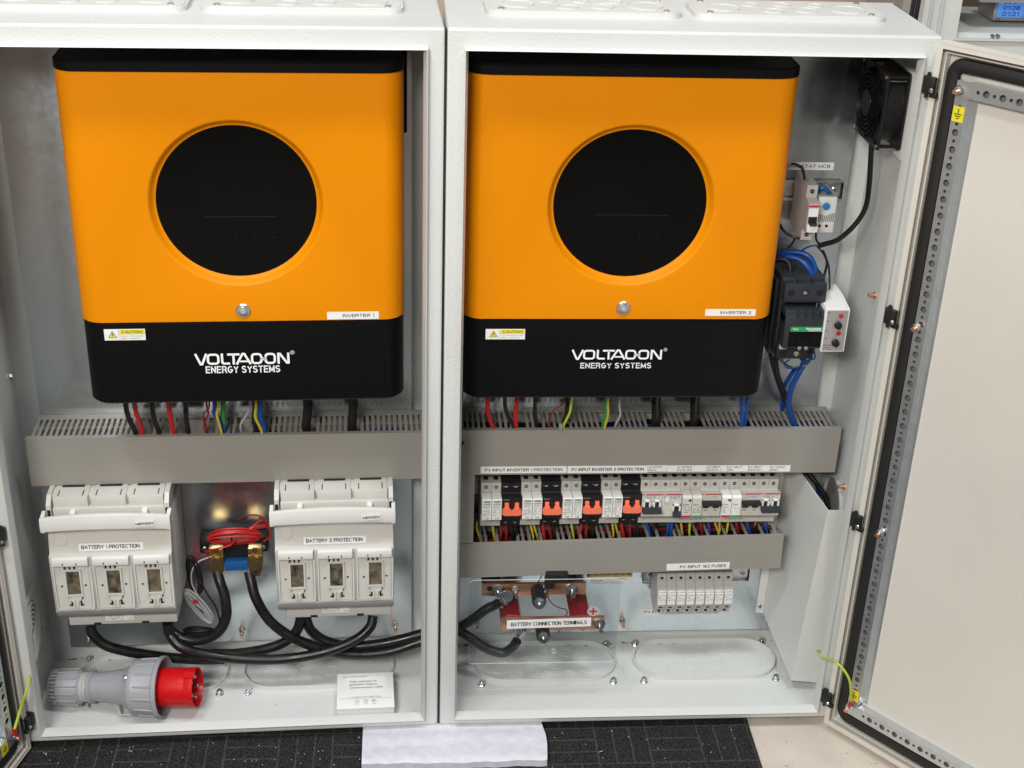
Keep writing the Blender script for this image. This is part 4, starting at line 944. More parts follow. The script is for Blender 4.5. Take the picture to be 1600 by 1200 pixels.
# wires between the breakers and the lower duct
def wirelet(px0, py0, px1, py1, mt, r, label, bend=4, Y0=.150, Y1=.150):
    a, b = at(px0, py0, Y=Y0), at(px1, py1, Y=Y1); mid = (a+b)/2+Vector((bend*.001, -.006, 0))
    cable('R', 'breaker_wire', mt, r, [a+Vector((0, .004, .012)), a, mid, b, b+Vector((0, .004, -.02))], label, 'short wires dropping from the breakers into the lower duct', 'wire', n=8, world=True)
WL = [(745, 826, 751, 850, 'cable_yellow', .0018, 'yellow'), (770, 822, 776, 850, 'cable_yellow', .0020, 'yellow'), (783, 820, 781, 850, 'cable_darkred', .0030, 'dark red'), (790, 820, 793, 850, 'cable_darkred', .0030, 'dark red'), (797, 822, 800, 850, 'cable_black', .0030, 'black'), (805, 822, 806, 850, 'cable_black', .0030, 'black'),
      (829, 820, 833, 850, 'cable_yellow', .0020, 'yellow'), (834, 820, 841, 846, 'cable_yellow', .0018, 'yellow'), (848, 820, 853, 850, 'cable_red', .0030, 'red'), (856, 820, 860, 850, 'cable_darkred', .0030, 'dark red'), (864, 822, 866, 850, 'cable_black', .0030, 'black'), (893, 820, 896, 852, 'earth_yellow', .0020, 'yellow green'), (908, 820, 905, 850, 'cable_red', .0028, 'red'), (916, 822, 918, 850, 'cable_darkred', .0028, 'dark red'), (925, 822, 926, 850, 'cable_black', .003, 'black'),
      (957, 818, 955, 848, 'cable_yellow', .0020, 'yellow'), (962, 820, 966, 850, 'cable_yellow', .0018, 'yellow'), (971, 820, 978, 850, 'cable_red', .0028, 'red'), (984, 822, 988, 850, 'cable_darkred', .0028, 'dark red'), (994, 822, 999, 850, 'cable_black', .003, 'black'),
      (1010, 818, 1017, 848, 'cable_blue', .0026, 'blue'), (1022, 818, 1020, 848, 'cable_black', .0026, 'black'), (1044, 816, 1037, 846, 'cable_blue', .0028, 'blue'), (1050, 816, 1048, 846, 'cable_blue', .0028, 'blue'), (1064, 816, 1068, 844, 'cable_yellow', .002, 'yellow'), (1078, 816, 1079, 844, 'earth_yellow', .0022, 'yellow green'), (1094, 814, 1100, 842, 'cable_darkred', .0026, 'dark red'), (1107, 816, 1110, 842, 'cable_blue', .0026, 'blue'), (1117, 816, 1121, 842, 'cable_yellow', .002, 'yellow'), (1124, 814, 1117, 844, 'cable_yellow', .002, 'yellow'), (1138, 814, 1134, 842, 'earth_yellow', .002, 'yellow green'), (1150, 814, 1156, 840, 'cable_darkred', .0026, 'dark red'), (1166, 812, 1168, 842, 'cable_blue', .0028, 'blue'), (1182, 812, 1173, 838, 'cable_black', .0028, 'black'), (1195, 812, 1198, 836, 'cable_blue', .0028, 'blue')]
names = {751: 'below the left end surge protector'}
from collections import Counter
cnt = Counter(); tot = Counter(c[6] for c in WL)
ordn2 = ordn+['ninth', 'tenth', 'eleventh', 'twelfth']
for c_ in WL:
    cnt[c_[6]] += 1
    wirelet(*c_[:6], f"{c_[6]} wire under the breakers, {ordn2[cnt[c_[6]]-1]} {c_[6]} one from the left" , bend=random.uniform(-3, 3))

for lab, xa_, xb_, za_, zb_ in (('dark wires packed inside the lower duct', .04, .60, .244, .290), ('dark wires packed inside the upper right duct', .04, .67, .452, .505)):
    m = MB()
    for i in range(26):
        y_, z_ = random.uniform(.130, .192), random.uniform(za_, zb_); P = []
        for k in range(13): P.append((xa_+(xb_-xa_)*k/12, min(.195, max(.128, y_+random.uniform(-.006, .006))), z_+random.uniform(-.006, .006)+(.010*(k/12) if 'lower' in lab else 0)))
        m.tube(P, random.uniform(.003, .0045), n=7, steps=3, mi=random.choice([0, 0, 0, 0, 1, 2, 0]))
    tag(build(m, 'packed_wires', ['cable_black', 'cable_darkred', 'cable_blue'], None, None, 'R', (xa_, .16, za_)), lab, kind='stuff')
m = MB()
for i in range(24):
    y_, z_ = random.uniform(.130, .192), random.uniform(.452, .503)
    m.tube([(.04+.64*k/12, min(.195, max(.128, y_+random.uniform(-.006, .006))), z_+random.uniform(-.006, .006)) for k in range(13)], random.uniform(.003, .0045), n=7, steps=3, mi=random.choice([0, 0, 0, 0, 1, 2, 0]))
tag(build(m, 'packed_wires', ['cable_black', 'cable_darkred', 'cable_blue'], None, None, 'L', (.04, .16, .45)), 'dark wires packed inside the left duct', kind='stuff')
# ------------------------------------------------------------------ fuse holders
ZF = .1700
rail('mounting_rail', 'short steel rail carrying the eight grey fuse holders', .380, .580, ZF+.006)
fx0 = .3965
def fuseholder(x0):
    t = thing('fuse_holder', '', 'fuse holder', (x0, .2, ZF-.04)); m = MB(); zt, zb = ZF+.043, ZF-.043
    m.prism([(.196, zb+.006), (.196, zt), (.150, zt), (.148, zt-.0015), (.148, zt-.017), (.1315, zt-.030), (.1315, zb+.030), (.141, zb+.012), (.148, zb+.010), (.148, zb), (.16, zb)], 'X', x0, x0+PW-.0005)
    xc = x0+PW/2
    m.cyl((xc, .1482, zt-.0095), (xc, .1478, zt-.0095), .0029, n=16, mi=1); m.cyl((xc, .1482, zb+.0048), (xc, .1478, zb+.0048), .0029, n=16, mi=1)
    build(m, 'housing', ['holder_grey', 'hole'], t)
    m = MB(); m.prism([(.1318, zt-.0305), (.1285, zt-.0315), (.1285, zb+.031), (.1318, zb+.0300)], 'X', x0+.0012, x0+PW-.0018)
    m.tube([(x0+.002, .130, zt-.028), (xc, .1285, zt-.0255), (x0+PW-.0025, .130, zt-.028)], .0010, n=6)
    d_ = build(m, 'drawer', 'white_plastic', t)
    m = MB(); y = .1283; m.text('PV FUSE', x0+.003, x0+PW-.004, zt-.0350, zt-.0335, y, bold=.05); tinytext(m, x0+.003, x0+.009, zt-.0465, zt-.0365, y, 4, dens=.7, mi=1); m.text('CE', x0+.010, x0+.0145, zt-.0455, zt-.0430, y)
    m.box(xc-.003, xc+.003, .1282, .1284, zt-.0545, zt-.0538) if 0 else None
    build(m, 'lettering', ['ink', 'ink_soft'], d_, smooth=0)
    m = MB(); m.prism([(.1352, zb+.0212), (.1347, zb+.0218), (.1362, zb+.0188), (.1367, zb+.0182)], 'X', xc-.0035, xc+.0035); build(m, 'vent_slot', 'hole', t, smooth=0)
    return t
f0 = fuseholder(fx0)
for k in range(8):
    s = f0 if k == 0 else dup(f0, dx=PW*1.005*k)
    tag(s, f'slim grey fuse holder, {ordn[k]} from the left of the eight below the lower duct' if k not in (0, 7) else ('slim grey fuse holder at the left end of the eight' if k == 0 else 'slim grey fuse holder at the right end of the eight, beside the bare rail'), 'fuse holder', 'grey fuse holders')
cx_ = at(1006, 957, Y=.2028)
tl = thing('terminal_label', 'strip label on the back plate under the eight fuse holders', 'label', cx_, 'R')
a, b = at(1007, 951, Y=.2028), at(1123, 959, Y=.2028)
sticker(tl, 'PV INPUT CONNECTION TERMINALS', a.x, b.x, b.z, a.z, .2026, tx=(a.x+.001, b.x-.001))

# ------------------------------------------------------------------ side cover box at the lower right
cv = thing('filter_cover', 'bent grey steel cover box over the filter at the lower right of the right cabinet', 'cover', (.66, .12, .02))
m = MB()
A = [(.622, .2000, .430), (.6545, .0400, .4115), (.6965, .0400, .4115)]; B = [(.6180, .2000, .084), (.6465, .0720, .0260), (.6960, .0640, .0260)]
tk = .0016
for i in range(2):
    a0, a1, b0, b1 = map(Vector, (A[i], A[i+1], B[i], B[i+1])); nrm = (a1-a0).cross(b0-a0).normalized()*tk
    vs = [a0, a1, b1, b0, a0+nrm, a1+nrm, b1+nrm, b0+nrm]
    m.add(vs, [(0, 1, 2, 3), (7, 6, 5, 4), (0, 4, 5, 1), (1, 5, 6, 2), (2, 6, 7, 3), (3, 7, 4, 0)])
build(m, 'bent_panel', 'paint_smooth', cv)
m = MB(); m.prism([(.603, .0855), (.6178, .0835), (.622, .430), (.606, .430)], 'Y', .2008, .2026); fl_ = build(m, 'fixing_flange', 'paint_smooth', cv)
p = at(1187, 947, Y=.2008); m = MB(); screw(m, (p.x, .2008, p.z), (0, -1, 0), .0048, slot=1); build(m, 'screw', ['zinc', 'hole'], fl_)
fr_ = thing('filter_ring', 'round grey filter outlet ring behind the top of the cover box', 'filter', (.69, .11, .39))
p = at(1313, 785, X=.690); m = MB(); m.lathe([(.050, 0), (.050, .006), (.045, .006), (.043, 0)], (.6975, .135, p.z-.03), (-1, 0, 0), n=40); build(m, 'ring', 'grey_plastic', fr_)
m = MB(); m.cyl((.6975, .135, p.z-.03), (.6950, .135, p.z-.03), .0432, n=40); build(m, 'mesh_or_gap_shade', 'mesh_and_shade', fr_)
cable('R', 'supply_cable', 'cable_black', .005, [(1262, 738, .17), (1275, 755, .16), (1290, 778, .15), (1296, 800, .14)], 'black cable dropping behind the cover box', cat='cable')
cable('R', 'supply_cable', 'cable_blue', .003, [(1264, 738, .18), (1270, 748, .17), (1276, 760, .17), (1280, 790, .16)], 'dark blue wire dropping behind the cover box', cat='cable')

# ------------------------------------------------------------------ fan
fn = thing('cooling_fan', 'black axial cooling fan on the upper right side wall', 'fan', (.67, .12, 1.03))
X0, X1, ya, yb_, za, zb_ = .650, .6865, .0595, .1795, 1.0340, 1.1510; yc, zc = (ya+yb_)/2, (za+zb_)/2
m = MB()
o = [(y, z) for y, z in rrect(ya, yb_, za, zb_, .006, 3)]
for xx in (X0, X1-.004): m.prism(o, 'X', xx, xx+.004, holes=[circ(yc, zc, .0545, 36)])
m.lathe([(.0565, 0), (.0565, .0285), (.0545, .0285), (.0545, 0)], (X0+.004, yc, zc), (1, 0, 0), n=40, closed=True)
for y in (ya+.006, yb_-.006):
    for z in (za+.006, zb_-.006): m.cyl((X0+.004, y, z), (X1-.004, y, z), .003, n=10)
build(m, 'fan_frame', 'black_plastic', fn)
m = MB()
for r in (.0535, .0465, .0395, .0325, .0255):
    ring = [(X0-.004-(.0535-r)*.10, yc+r*cos(2*pi*i/40), zc+r*sin(2*pi*i/40)) for i in range(41)]; m.tube(ring, .0011, n=6, smooth=False, caps=False)
for a in (45, 135, 225, 315):
    m.tube([(X0-.0055, yc+.020*cos(R_(a)), zc+.020*sin(R_(a))), (X0-.003, yc+.056*cos(R_(a)), zc+.056*sin(R_(a))), (X0-.0005, yc+.072*cos(R_(a)), zc+.072*sin(R_(a)))], .0011, n=6)
m.cyl((X0-.0075, yc, zc), (X0-.004, yc, zc), .0200, .0215, n=30); build(m, 'finger_guard', 'black_case', fn)
m = MB(); m.cyl((X0+.004, yc, zc), (X0+.030, yc, zc), .022, n=24)
for i in range(7):
    a = 2*pi*i/7; u = Vector((0, cos(a), sin(a))); v = Vector((0, -sin(a), cos(a))); c0 = Vector((X0, yc, zc))
    vs = [c0+u*.021+v*-.008+Vector((.008, 0, 0)), c0+u*.052+v*-.016+Vector((.007, 0, 0)), c0+u*.053+v*.018+Vector((.027, 0, 0)), c0+u*.021+v*.012+Vector((.026, 0, 0))]
    vs += [q+Vector((.0015, 0, 0)) for q in vs]; m.add(vs, [(0, 1, 2, 3), (7, 6, 5, 4), (0, 4, 5, 1), (1, 5, 6, 2), (2, 6, 7, 3), (3, 7, 4, 0)])
build(m, 'impeller', 'black_plastic', fn)
for y in (ya+.006, yb_-.006):
    for z in (za+.006, zb_-.006):
        m = MB(); screw(m, (X0, y, z), (-1, 0, 0), .0032); build(m, 'screw', 'zinc', fn)
m = MB(); m.box(X1, .698, ya-.006, yb_+.005, za-.012, zb_+.004, b=.001)
for z in (za+.015, za+.032, zb_-.02, zb_-.035): m.box(.6895, .6965, ya-.0063, ya-.006, z, z+.0012, mi=1)
build(m, 'mounting_bezel', ['paint_smooth', 'hole'], fn)
m = MB(); a_ = Vector((X0+.006, ya+.006, za+.006))
m.cyl((X0+.006, ya+.003, zb_-.011), (X1-.006, ya+.003, zb_-.011), .0012, n=8); build(m, 'tie_rod', 'zinc', fn)
cable('R', 'fan_cable', 'cable_black', .0042, [(1362, 225, .115), (1361, 240, .115), (1358, 290, .12), (1352, 325, .125), (1335, 352, .13), (1310, 374, .14), (1290, 381, .15), (1279, 384, .155)], 'thick black cable curving down from the cooling fan', cat='cable')
cable('R', 'fan_cable', 'cable_blue', .0016, [(1280, 383, .155), (1265, 385, .16), (1252, 392, .165), (1236, 402, .17), (1222, 410, .17)], 'thin blue wire leaving the end of the fan cable', cat='wire')

# ------------------------------------------------------------------ thermostat breaker and thermostat
zt_ = .9335
rail('mounting_rail', 'short steel rail holding the single breaker and small thermostat', .525, .652, zt_-.008)
lb = thing('terminal_label', 'white strip label on the back plate above the single breaker', 'label', (.57, .2, .97))
a, b = at(1215, 253, Y=.2028), at(1302, 264.5, Y=.2028)
sticker(lb, 'THERMOSTAT MCB', a.x, b.x, b.z-.0015, a.z, .2026, tx=(a.x+.001, b.x-.006))
tb = thing('circuit_breaker', 'single slim breaker with black toggle beside the small thermostat', 'circuit breaker', (.57, .2, .87))
x0 = .5745-.0035; zc = .9125; w_ = .0175; ys, yn = .125, .1040
m = MB(); zt1, zb1 = zc+.0455, zc-.0455
m.prism([(.1955, zb1+.004), (.1955, zt1), (ys, zt1), (ys, zc+.0255), (yn, zc+.0215), (yn, zc-.0235), (ys, zc-.0270), (ys, zb1), (.15, zb1)], 'X', x0, x0+w_)
for z in (zt1-.010, zb1+.009):
    m.lathe([(.0046, 0), (.0046, .0003), (.0036, .0003)], (x0+w_/2, ys, z), (0, -1, 0), n=18); m.cyl((x0+w_/2, ys-.0003, z), (x0+w_/2, ys-.0001, z), .0036, n=18, mi=1); m.cyl((x0+w_/2-.002, ys-.0004, z-.0006), (x0+w_/2+.002, ys-.0004, z+.0006), .0007, n=6, mi=2)
build(m, 'housing', ['holder_grey', 'hole', 'silver'], tb)
m = MB(); m.box(x0+.0003, x0+w_-.0003, yn-.0004, yn-.0001, zc+.0165, zc+.0195); m.box(x0+.0015, x0+w_-.0015, yn-.0004, yn-.0001, zc+.001, zc+.0145, mi=1); build(m, 'printed_band', ['ink_red', 'sticker'], tb, smooth=0)
m = MB(); m.box(x0+.002, x0+w_-.002, yn-.0015, yn+.001, zc-.0095, zc+.0005, mi=0, b=.0004); m.prism([(yn-.001, zc-.006), (yn-.008, zc-.0085), (yn-.010, zc-.0115), (yn-.001, zc-.010)], 'X', x0+.003, x0+w_-.003); m.box(x0+.0001, x0+w_-.0001, yn-.006, yn, zc-.0235, zc-.0112, b=.0008, mi=1)
build(m, 'toggle', ['black_plastic', 'white_plastic'], tb)
ts = thing('thermostat', 'small ivory thermostat with round blue dial beside the slim breaker', 'thermostat', (.6, .2, .89))
x0 = .5960; x1 = .6255; zc = .9085; yf = .135; m = MB(); m.box(x0, x1, yf, .196, zc-.033, zc+.027, b=.0012); 
for i in range(9):
    xx = x0+.003+i*.0028; m.box(xx, xx+.0012, yf+.003, yf+.025, zc+.0271, zc+.0273, mi=1)
for i in range(9):
    xx = x0+.002+i*.0030; m.prism([(xx, zc-.0145), (xx+.0012, zc-.0145), (xx+.0022, zc-.0045+abs(i-3)*.001), (xx+.0010, zc-.0045+abs(i-3)*.001)], 'Y', yf-.0003, yf-.0001, mi=1)
for xx in (x0+.006, x0+.0175): m.cyl((xx, yf-.0003, zc-.0215), (xx, yf-.0001, zc-.0215), .0026, n=14, mi=1)
build(m, 'housing', ['white_plastic', 'hole'], ts)
m = MB(); m.lathe([(.0058, 0), (.0058, .003), (.0050, .0038), (0, .0038)], (x0+.0125, yf, zc+.0120), (0, -1, 0), n=24)
for i in range(9):
    a = R_(200-i*28); m.box(*(lambda cx, cz: (cx-.0005, cx+.0005, yf-.0003, yf-.0001, cz-.0005, cz+.0005))(x0+.0125+.0085*cos(a), zc+.012+.0085*sin(a)))
build(m, 'dial', 'dial_blue', ts)
m = MB(); m.tube([(x0+.001, yf+.018, zc+.029), (x0+.004, yf+.014, zc+.037), (x0+.012, yf+.012, zc+.036), (x0+.018, yf+.012, zc+.029)], .0045, n=10); build(m, 'blue_link', 'blue_plastic', ts)
cable('R', 'thermostat_wire', 'cable_black', .0022, [(1236, 256, .12), (1244, 257, .12), (1254, 264, .125), (1257, 280, .13)], 'thin black wire arching into the top of the slim breaker', cat='wire')
cable('R', 'thermostat_wire', 'cable_black', .0022, [(1218, 350, .15), (1228, 364, .14), (1248, 372, .13), (1262, 371, .13), (1267, 362, .13)], 'thin black wire looping under the slim breaker', cat='wire')
cable('R', 'thermostat_wire', 'cable_black', .0018, [(1278, 349, .15), (1275, 365, .15), (1276, 376, .15), (1283, 383, .15)], 'thin black wire from the bottom of the small thermostat', cat='wire')
cable('R', 'thermostat_wire', 'cable_black', .0018, [(1242, 372, .17), (1238, 380, .17), (1230, 388, .17), (1218, 394, .17)], 'thin black wire dropping behind the inverter edge', cat='wire')
cable('R', 'thermostat_wire', 'cable_black', .0016, [(1276, 384, .18), (1288, 398, .17), (1294, 412, .15), (1296, 430, .13), (1296, 452, .12)], 'thin black wire running down to the white timer relay', cat='wire')
cable('R', 'thermostat_wire', 'cable_black', .0022, [(1286, 392, .17), (1292, 410, .14), (1288, 430, .11), (1281, 455, .095), (1275, 482, .085)], 'black wire crossing the front of the contactor', cat='wire')

# ------------------------------------------------------------------ contactor
ct = thing('contactor', 'slate grey contactor with green label strip beside the white timer relay', 'contactor', (.57, .2, .68))
x0, x1 = .5430, .6130
m = MB()
m.box(x0, x1, .100, .198, .676, .812, b=.002)                  # base
m.box(x0-.004, x0+.006, .12, .198, .668, .80, b=.002)
m.box(x0+.0005, x1-.0005, .082, .10, .776, .808, b=.002)       # top terminal block
for k in range(3):
    xx = x0+.012+k*.0230; m.cyl((xx, .0818, .793), (xx, .0816, .793), .0055, n=20, mi=1)
for xx in (x0+.0235, x0+.0465): m.box(xx-.001, xx+.001, .084, .13, .8085, .8125)
for k in range(4): m.box(x0+.001+k*.0175, x0+.015+k*.0175, .0995, .1005, .764, .774, b=.0004)
build(m, 'base_block', ['dark_slate', 'hole'], ct)
m = MB(); m.box(x0+.003, x1-.001, .066, .100, .702, .760, b=.003); m.box(x0+.003, x1-.001, .0685, .1, .744, .768, b=.002)
for k in range(4): m.box(x0+.022+k*.0125, x0+.0245+k*.0125, .064, .070, .757, .769, b=.0006)
for k in range(3): m.cyl((x0+.030+k*.0125, .0683, .7515), (x0+.030+k*.0125, .0681, .7515), .0030, n=14, mi=1)
build(m, 'front_block', ['dark_slate', 'hole'], ct)
m = MB(); m.prism(rrect(x0+.013, x1-.003, .7330, .7410, .002, 3), 'Y', .0650, .0662); gs = build(m, 'green_strip', 'green_strip', ct)
m = MB(); m.text('Telsy', x0+.016, x0+.026, .7352, .7392, .0648, bold=.01); m.text('Schneider', x0+.038, x1-.006, .7368, .7400, .0648, bold=.03); m.text('Electric', x0+.043, x1-.006, .7340, .7362, .0648, bold=.02); build(m, 'lettering', 'logo_white', gs, smooth=0)
m = MB(); m.box(x0+.012, x1-.004, .0640, .0662, .7060, .7325, b=.0008); m.box(x0+.024, x0+.046, .0620, .0662, .708, .728, b=.0006); build(m, 'clear_flap', 'black_case', ct)
m = MB()
for p_ in ((x0+.034, .0816, .793), (x0+.040, .0681, .7515), (x0+.031, .0640, .7045), (x0+.042, .0640, .7045)): m.lathe([(.0036, 0), (.0036, .0010), (.0022, .0016), (0, .0010)], p_, (0, -1, 0), n=14)
m.lathe([(.0046, 0), (.0046, .0012), (.0030, .0018), (0, .0010)], (x0+.036, .0905, .6820), (0, -1, 0), n=16); build(m, 'terminal_screw', 'zinc', ct)
m = MB(); m.box(x0+.002, x1-.006, .091, .11, .672, .700, b=.0015)
for k in (0, 2): m.cyl((x0+.014+k*.0225, .0908, .6825), (x0+.014+k*.0225, .0906, .6825), .0052, n=18, mi=1)
m.box(x0+.006, x0+.018, .0895, .0912, .6905, .7000, mi=2)
build(m, 'lower_terminals', ['black_plastic', 'hole', 'tape'], ct)
G = 'heavy blue wires arching into the contactor'
cable('R', 'blue_wire', 'cable_blue', .0045, [(1205, 404, .155), (1222, 396, .15), (1245, 394, .14), (1264, 401, .13), (1273, 418, .125), (1272, 440, .12)], 'outer blue wire arching over into the top of the contactor', G, 'wire')
cable('R', 'blue_wire', 'cable_blue', .0045, [(1207, 410, .15), (1226, 402, .14), (1246, 404, .13), (1260, 415, .12), (1268, 428, .115), (1269, 440, .115)], 'inner blue wire arching over into the top of the contactor', G, 'wire')
cable('R', 'black_wire', 'cable_black', .0040, [(1207, 406, .14), (1224, 405, .135), (1233, 412, .13), (1235, 425, .125), (1236, 442, .12)], 'black wire bending down into the top left of the contactor', None, 'wire')
cable('R', 'blue_wire', 'cable_blue', .0050, [(1251, 555, .12), (1256, 566, .115), (1247, 585, .115), (1237, 605, .12), (1232, 630, .13), (1236, 650, .135), (1242, 668, .14), (1243, 690, .15)], 'blue wire dropping from the contactor into the upper duct', G, 'wire')
cable('R', 'blue_wire', 'cable_blue', .0040, [(1243, 575, .14), (1232, 592, .15), (1224, 608, .16), (1222, 640, .18)], 'blue wire behind, falling from the contactor past the inverter', G, 'wire')
cable('R', 'black_wire', 'cable_black', .0046, [(1218, 540, .16), (1212, 560, .15), (1216, 590, .145), (1228, 620, .14), (1237, 650, .14), (1243, 680, .15)], 'black wire dropping beside the contactor into the upper duct', None, 'wire')
cable('R', 'black_wire', 'cable_black', .0036, [(1196, 500, .17), (1201, 540, .17), (1210, 580, .16), (1219, 606, .15), (1230, 636, .15)], 'black wire next to the lower right corner of the inverter', None, 'wire')
for L_, lab in (([(1266, 538, .088), (1272, 548, .085), (1273, 560, .09), (1264, 562, .1), (1252, 570, .11)], 'thin blue control wire looped at the contactor foot, right one'), ([(1234, 562, .11), (1226, 568, .11), (1230, 575, .10), (1246, 574, .10), (1262, 566, .10), (1270, 556, .10)], 'thin blue control wire in a flat loop below the contactor')):
    cable('R', 'control_wire', 'cable_blue', .0013, L_, lab, 'thin control wires below the contactor', 'wire', n=8)
for L_, lab in (([(1216, 560, .12), (1228, 572, .11), (1245, 574, .105), (1262, 566, .10)], 'thin black control wire sagging under the contactor'), ([(1220, 556, .12), (1224, 565, .11), (1236, 573, .105), (1258, 571, .10), (1268, 560, .10)], 'thin black control wire close under the contactor foot')):
    cable('R', 'control_wire', 'cable_black', .0013, L_, lab, 'thin control wires below the contactor', 'wire', n=8)

# ------------------------------------------------------------------ timer relay
tr_ = thing('timer_relay', 'white timer relay with grey face, two black knobs and red dials', 'relay', (.64, .2, .69))
a, b, c, d = at(1291, 483, Y=.062), at(1326, 482, Y=.062), at(1282, 550, Y=.062), at(1316, 551, Y=.062)
x0, x1, z0, z1 = .6085, .6480, .6985, .7745
m = MB(); yf = .062
m.box(x0, x1, yf, .197, z0, z1, b=.0012); m.prism([(yf+.001, z1-.001), (.110, z1+.006), (.15, z1+.006), (.15, z1-.002)], 'X', x0+.0005, x1-.0005); build(m, 'housing', 'white_plastic', tr_)
m = MB(); m.box(x0+.0025, x1-.0025, yf-.0003, yf+.0001, z0+.0025, z1-.003); fc = build(m, 'face_plate', 'silver', tr_)
m = MB(); xc = (x0+x1)/2
for zc, cxx in ((z1-.013, xc+.006), (z1-.043, xc+.006)):
    m.prism(circ(cxx, zc, .0040, 20), 'Y', yf-.0006, yf-.0004)
    for i in range(11):
        a_ = R_(i*33); m.add([(cxx+.0042*cos(a_-.05), yf-.0005, zc+.0042*sin(a_-.05)), (cxx+.0072*cos(a_-.02), yf-.0005, zc+.0072*sin(a_-.02)), (cxx+.0072*cos(a_+.02), yf-.0005, zc+.0072*sin(a_+.02)), (cxx+.0042*cos(a_+.05), yf-.0005, zc+.0042*sin(a_+.05))], [(0, 1, 2, 3)])
build(m, 'red_dial', 'ink_red', fc, smooth=0)
for zc in (z1-.0285, z1-.0595):
    m = MB(); m.lathe([(.0062, 0), (.0060, .004), (.0050, .006), (0, .006)], (xc+.003, yf-.0003, zc), (0, -1, 0), n=20); m.box(xc+.0022, xc+.0038, yf-.0085, yf-.006, zc-.005, zc+.005); build(m, 'knob', 'black_plastic', fc)
m = MB(); y = yf-.0005
for zc in (z1-.0285, z1-.0595):
    for i in range(7):
        a_ = R_(-30+i*40); cxx = xc+.003; m.box(cxx+.0088*cos(a_)-.0009, cxx+.0088*cos(a_)+.0009, y-.0001, y, zc+.0085*sin(a_)-.0003, zc+.0085*sin(a_)+.0003)
for zc in (z1-.007, z1-.022, z1-.038, z1-.052): m.box(x0+.004, x0+.008, y-.0001, y, zc-.0004, zc+.0004)
m.text('DURAKOOL', x0+.004, x0+.019, z0+.0105, z0+.0135, y, mi=1); m.text('TMR 24V', x0+.004, x0+.016, z0+.0065, z0+.0085, y); tinytext(m, x0+.004, x0+.020, z0+.0035, z0+.0055, y, 1)
build(m, 'lettering', ['ink', 'ink_red'], fc, smooth=0)
m = MB(); p = at(1293, 557, Y=.2); bolt(m, (.634, .2028, .632), (0, -1, 0), .0045); tag(build(m, 'fixing_bolt', 'zinc', None, None, 'R', (.634, .2, .632)), 'zinc bolt on the back plate just below the timer relay', 'bolt')

# ------------------------------------------------------------------ cables from the inverters into the duct
def drops(side, L, inv):
    for nm, mt, r, P, lab, ex in L:
        q = pts(side, P); zt = .634; top = Vector((q[0].x, q[0].y, max(q[0].z, .632))); q = [top]+q if q[0].z < .63 else q
        q.append(q[-1]+Vector((.001, .004, -.018)))
        cable(side, nm, mt, r, q, lab, 'cables dropping from the inverters into the duct', 'cable', n=10, world=True, extra=ex)
Y1_, Y2_, Y3_ = .125, .132, .150
drops('L', [
    ('inverter_cable', 'cable_black', .0042, [(197, 636, Y1_), (202, 655, Y1_), (212, 676, Y1_)], 'leftmost black cable with square plug under the left inverter', None),
    ('inverter_cable', 'cable_red', .0038, [(211, 636, Y1_), (216, 655, Y1_), (222, 674, Y1_)], 'left red cable under the left inverter', None),
    ('inverter_cable', 'cable_black', .0042, [(238, 636, Y1_), (241, 655, Y1_), (248, 674, Y1_)], 'black cable between the two red ones under the left inverter', None),
    ('inverter_cable', 'cable_red', .0038, [(264, 636, Y1_), (267, 655, Y1_), (271, 674, Y1_)], 'right red cable under the left inverter', None),
    ('inverter_cable', 'cable_black', .0042, [(290, 636, Y1_), (291, 655, Y1_), (294, 674, Y1_)], 'black cable right of the second red one under the left inverter', None),
    ('inverter_cable', 'cable_darkred', .0014, [(327, 634, Y1_), (319, 645, Y1_), (318, 655, Y1_), (322, 664, Y1_)], 'left dark red signal wire under the left inverter', None),
    ('inverter_cable', 'cable_darkred', .0014, [(323, 634, Y1_), (326, 645, Y1_), (321, 658, Y1_), (319, 664, Y1_)], 'right dark red signal wire under the left inverter', None),
    ('inverter_cable', 'cable_blue', .0040, [(336, 632, Y1_), (335, 645, Y1_), (345, 658, Y2_), (350, 670, Y2_)], 'left blue wire under the left inverter', None),
    ('inverter_cable', 'cable_yellow', .0022, [(341, 632, .119), (339, 648, .119), (345, 671, .119)], 'left yellow wire under the left inverter', None),
    ('inverter_cable', 'cable_green', .0040, [(349, 632, .134), (348, 650, .134), (350, 664, .134)], 'dark green wire under the left inverter', None),
    ('inverter_cable', 'cable_grey', .0022, [(391, 634, Y2_), (384, 650, Y2_), (376, 664, Y2_)], 'thin grey wire slanting under the left inverter', None),
    ('inverter_cable', 'cable_black', .0040, [(398, 634, Y2_), (397, 655, Y2_), (400, 672, Y2_)], 'black wire beside the yellow one under the left inverter', None),
    ('inverter_cable', 'cable_yellow', .0024, [(400, 632, .119), (399, 652, .119), (408, 671, .119)], 'right yellow wire under the left inverter', None),
    ('inverter_cable', 'cable_blue', .0040, [(406, 632, Y1_), (407, 650, Y1_), (413, 671, Y1_)], 'right blue wire under the left inverter', None),
    ('inverter_cable', 'cable_black', .0078, [(481, 630, .14), (480, 650, .14), (478, 668, .14)], 'thick black cable right of centre under the left inverter', None),
    ('inverter_cable', 'cable_black', .0078, [(552, 630, .14), (551, 650, .14), (550, 668, .14)], 'rightmost thick black cable under the left inverter', None)], 1)
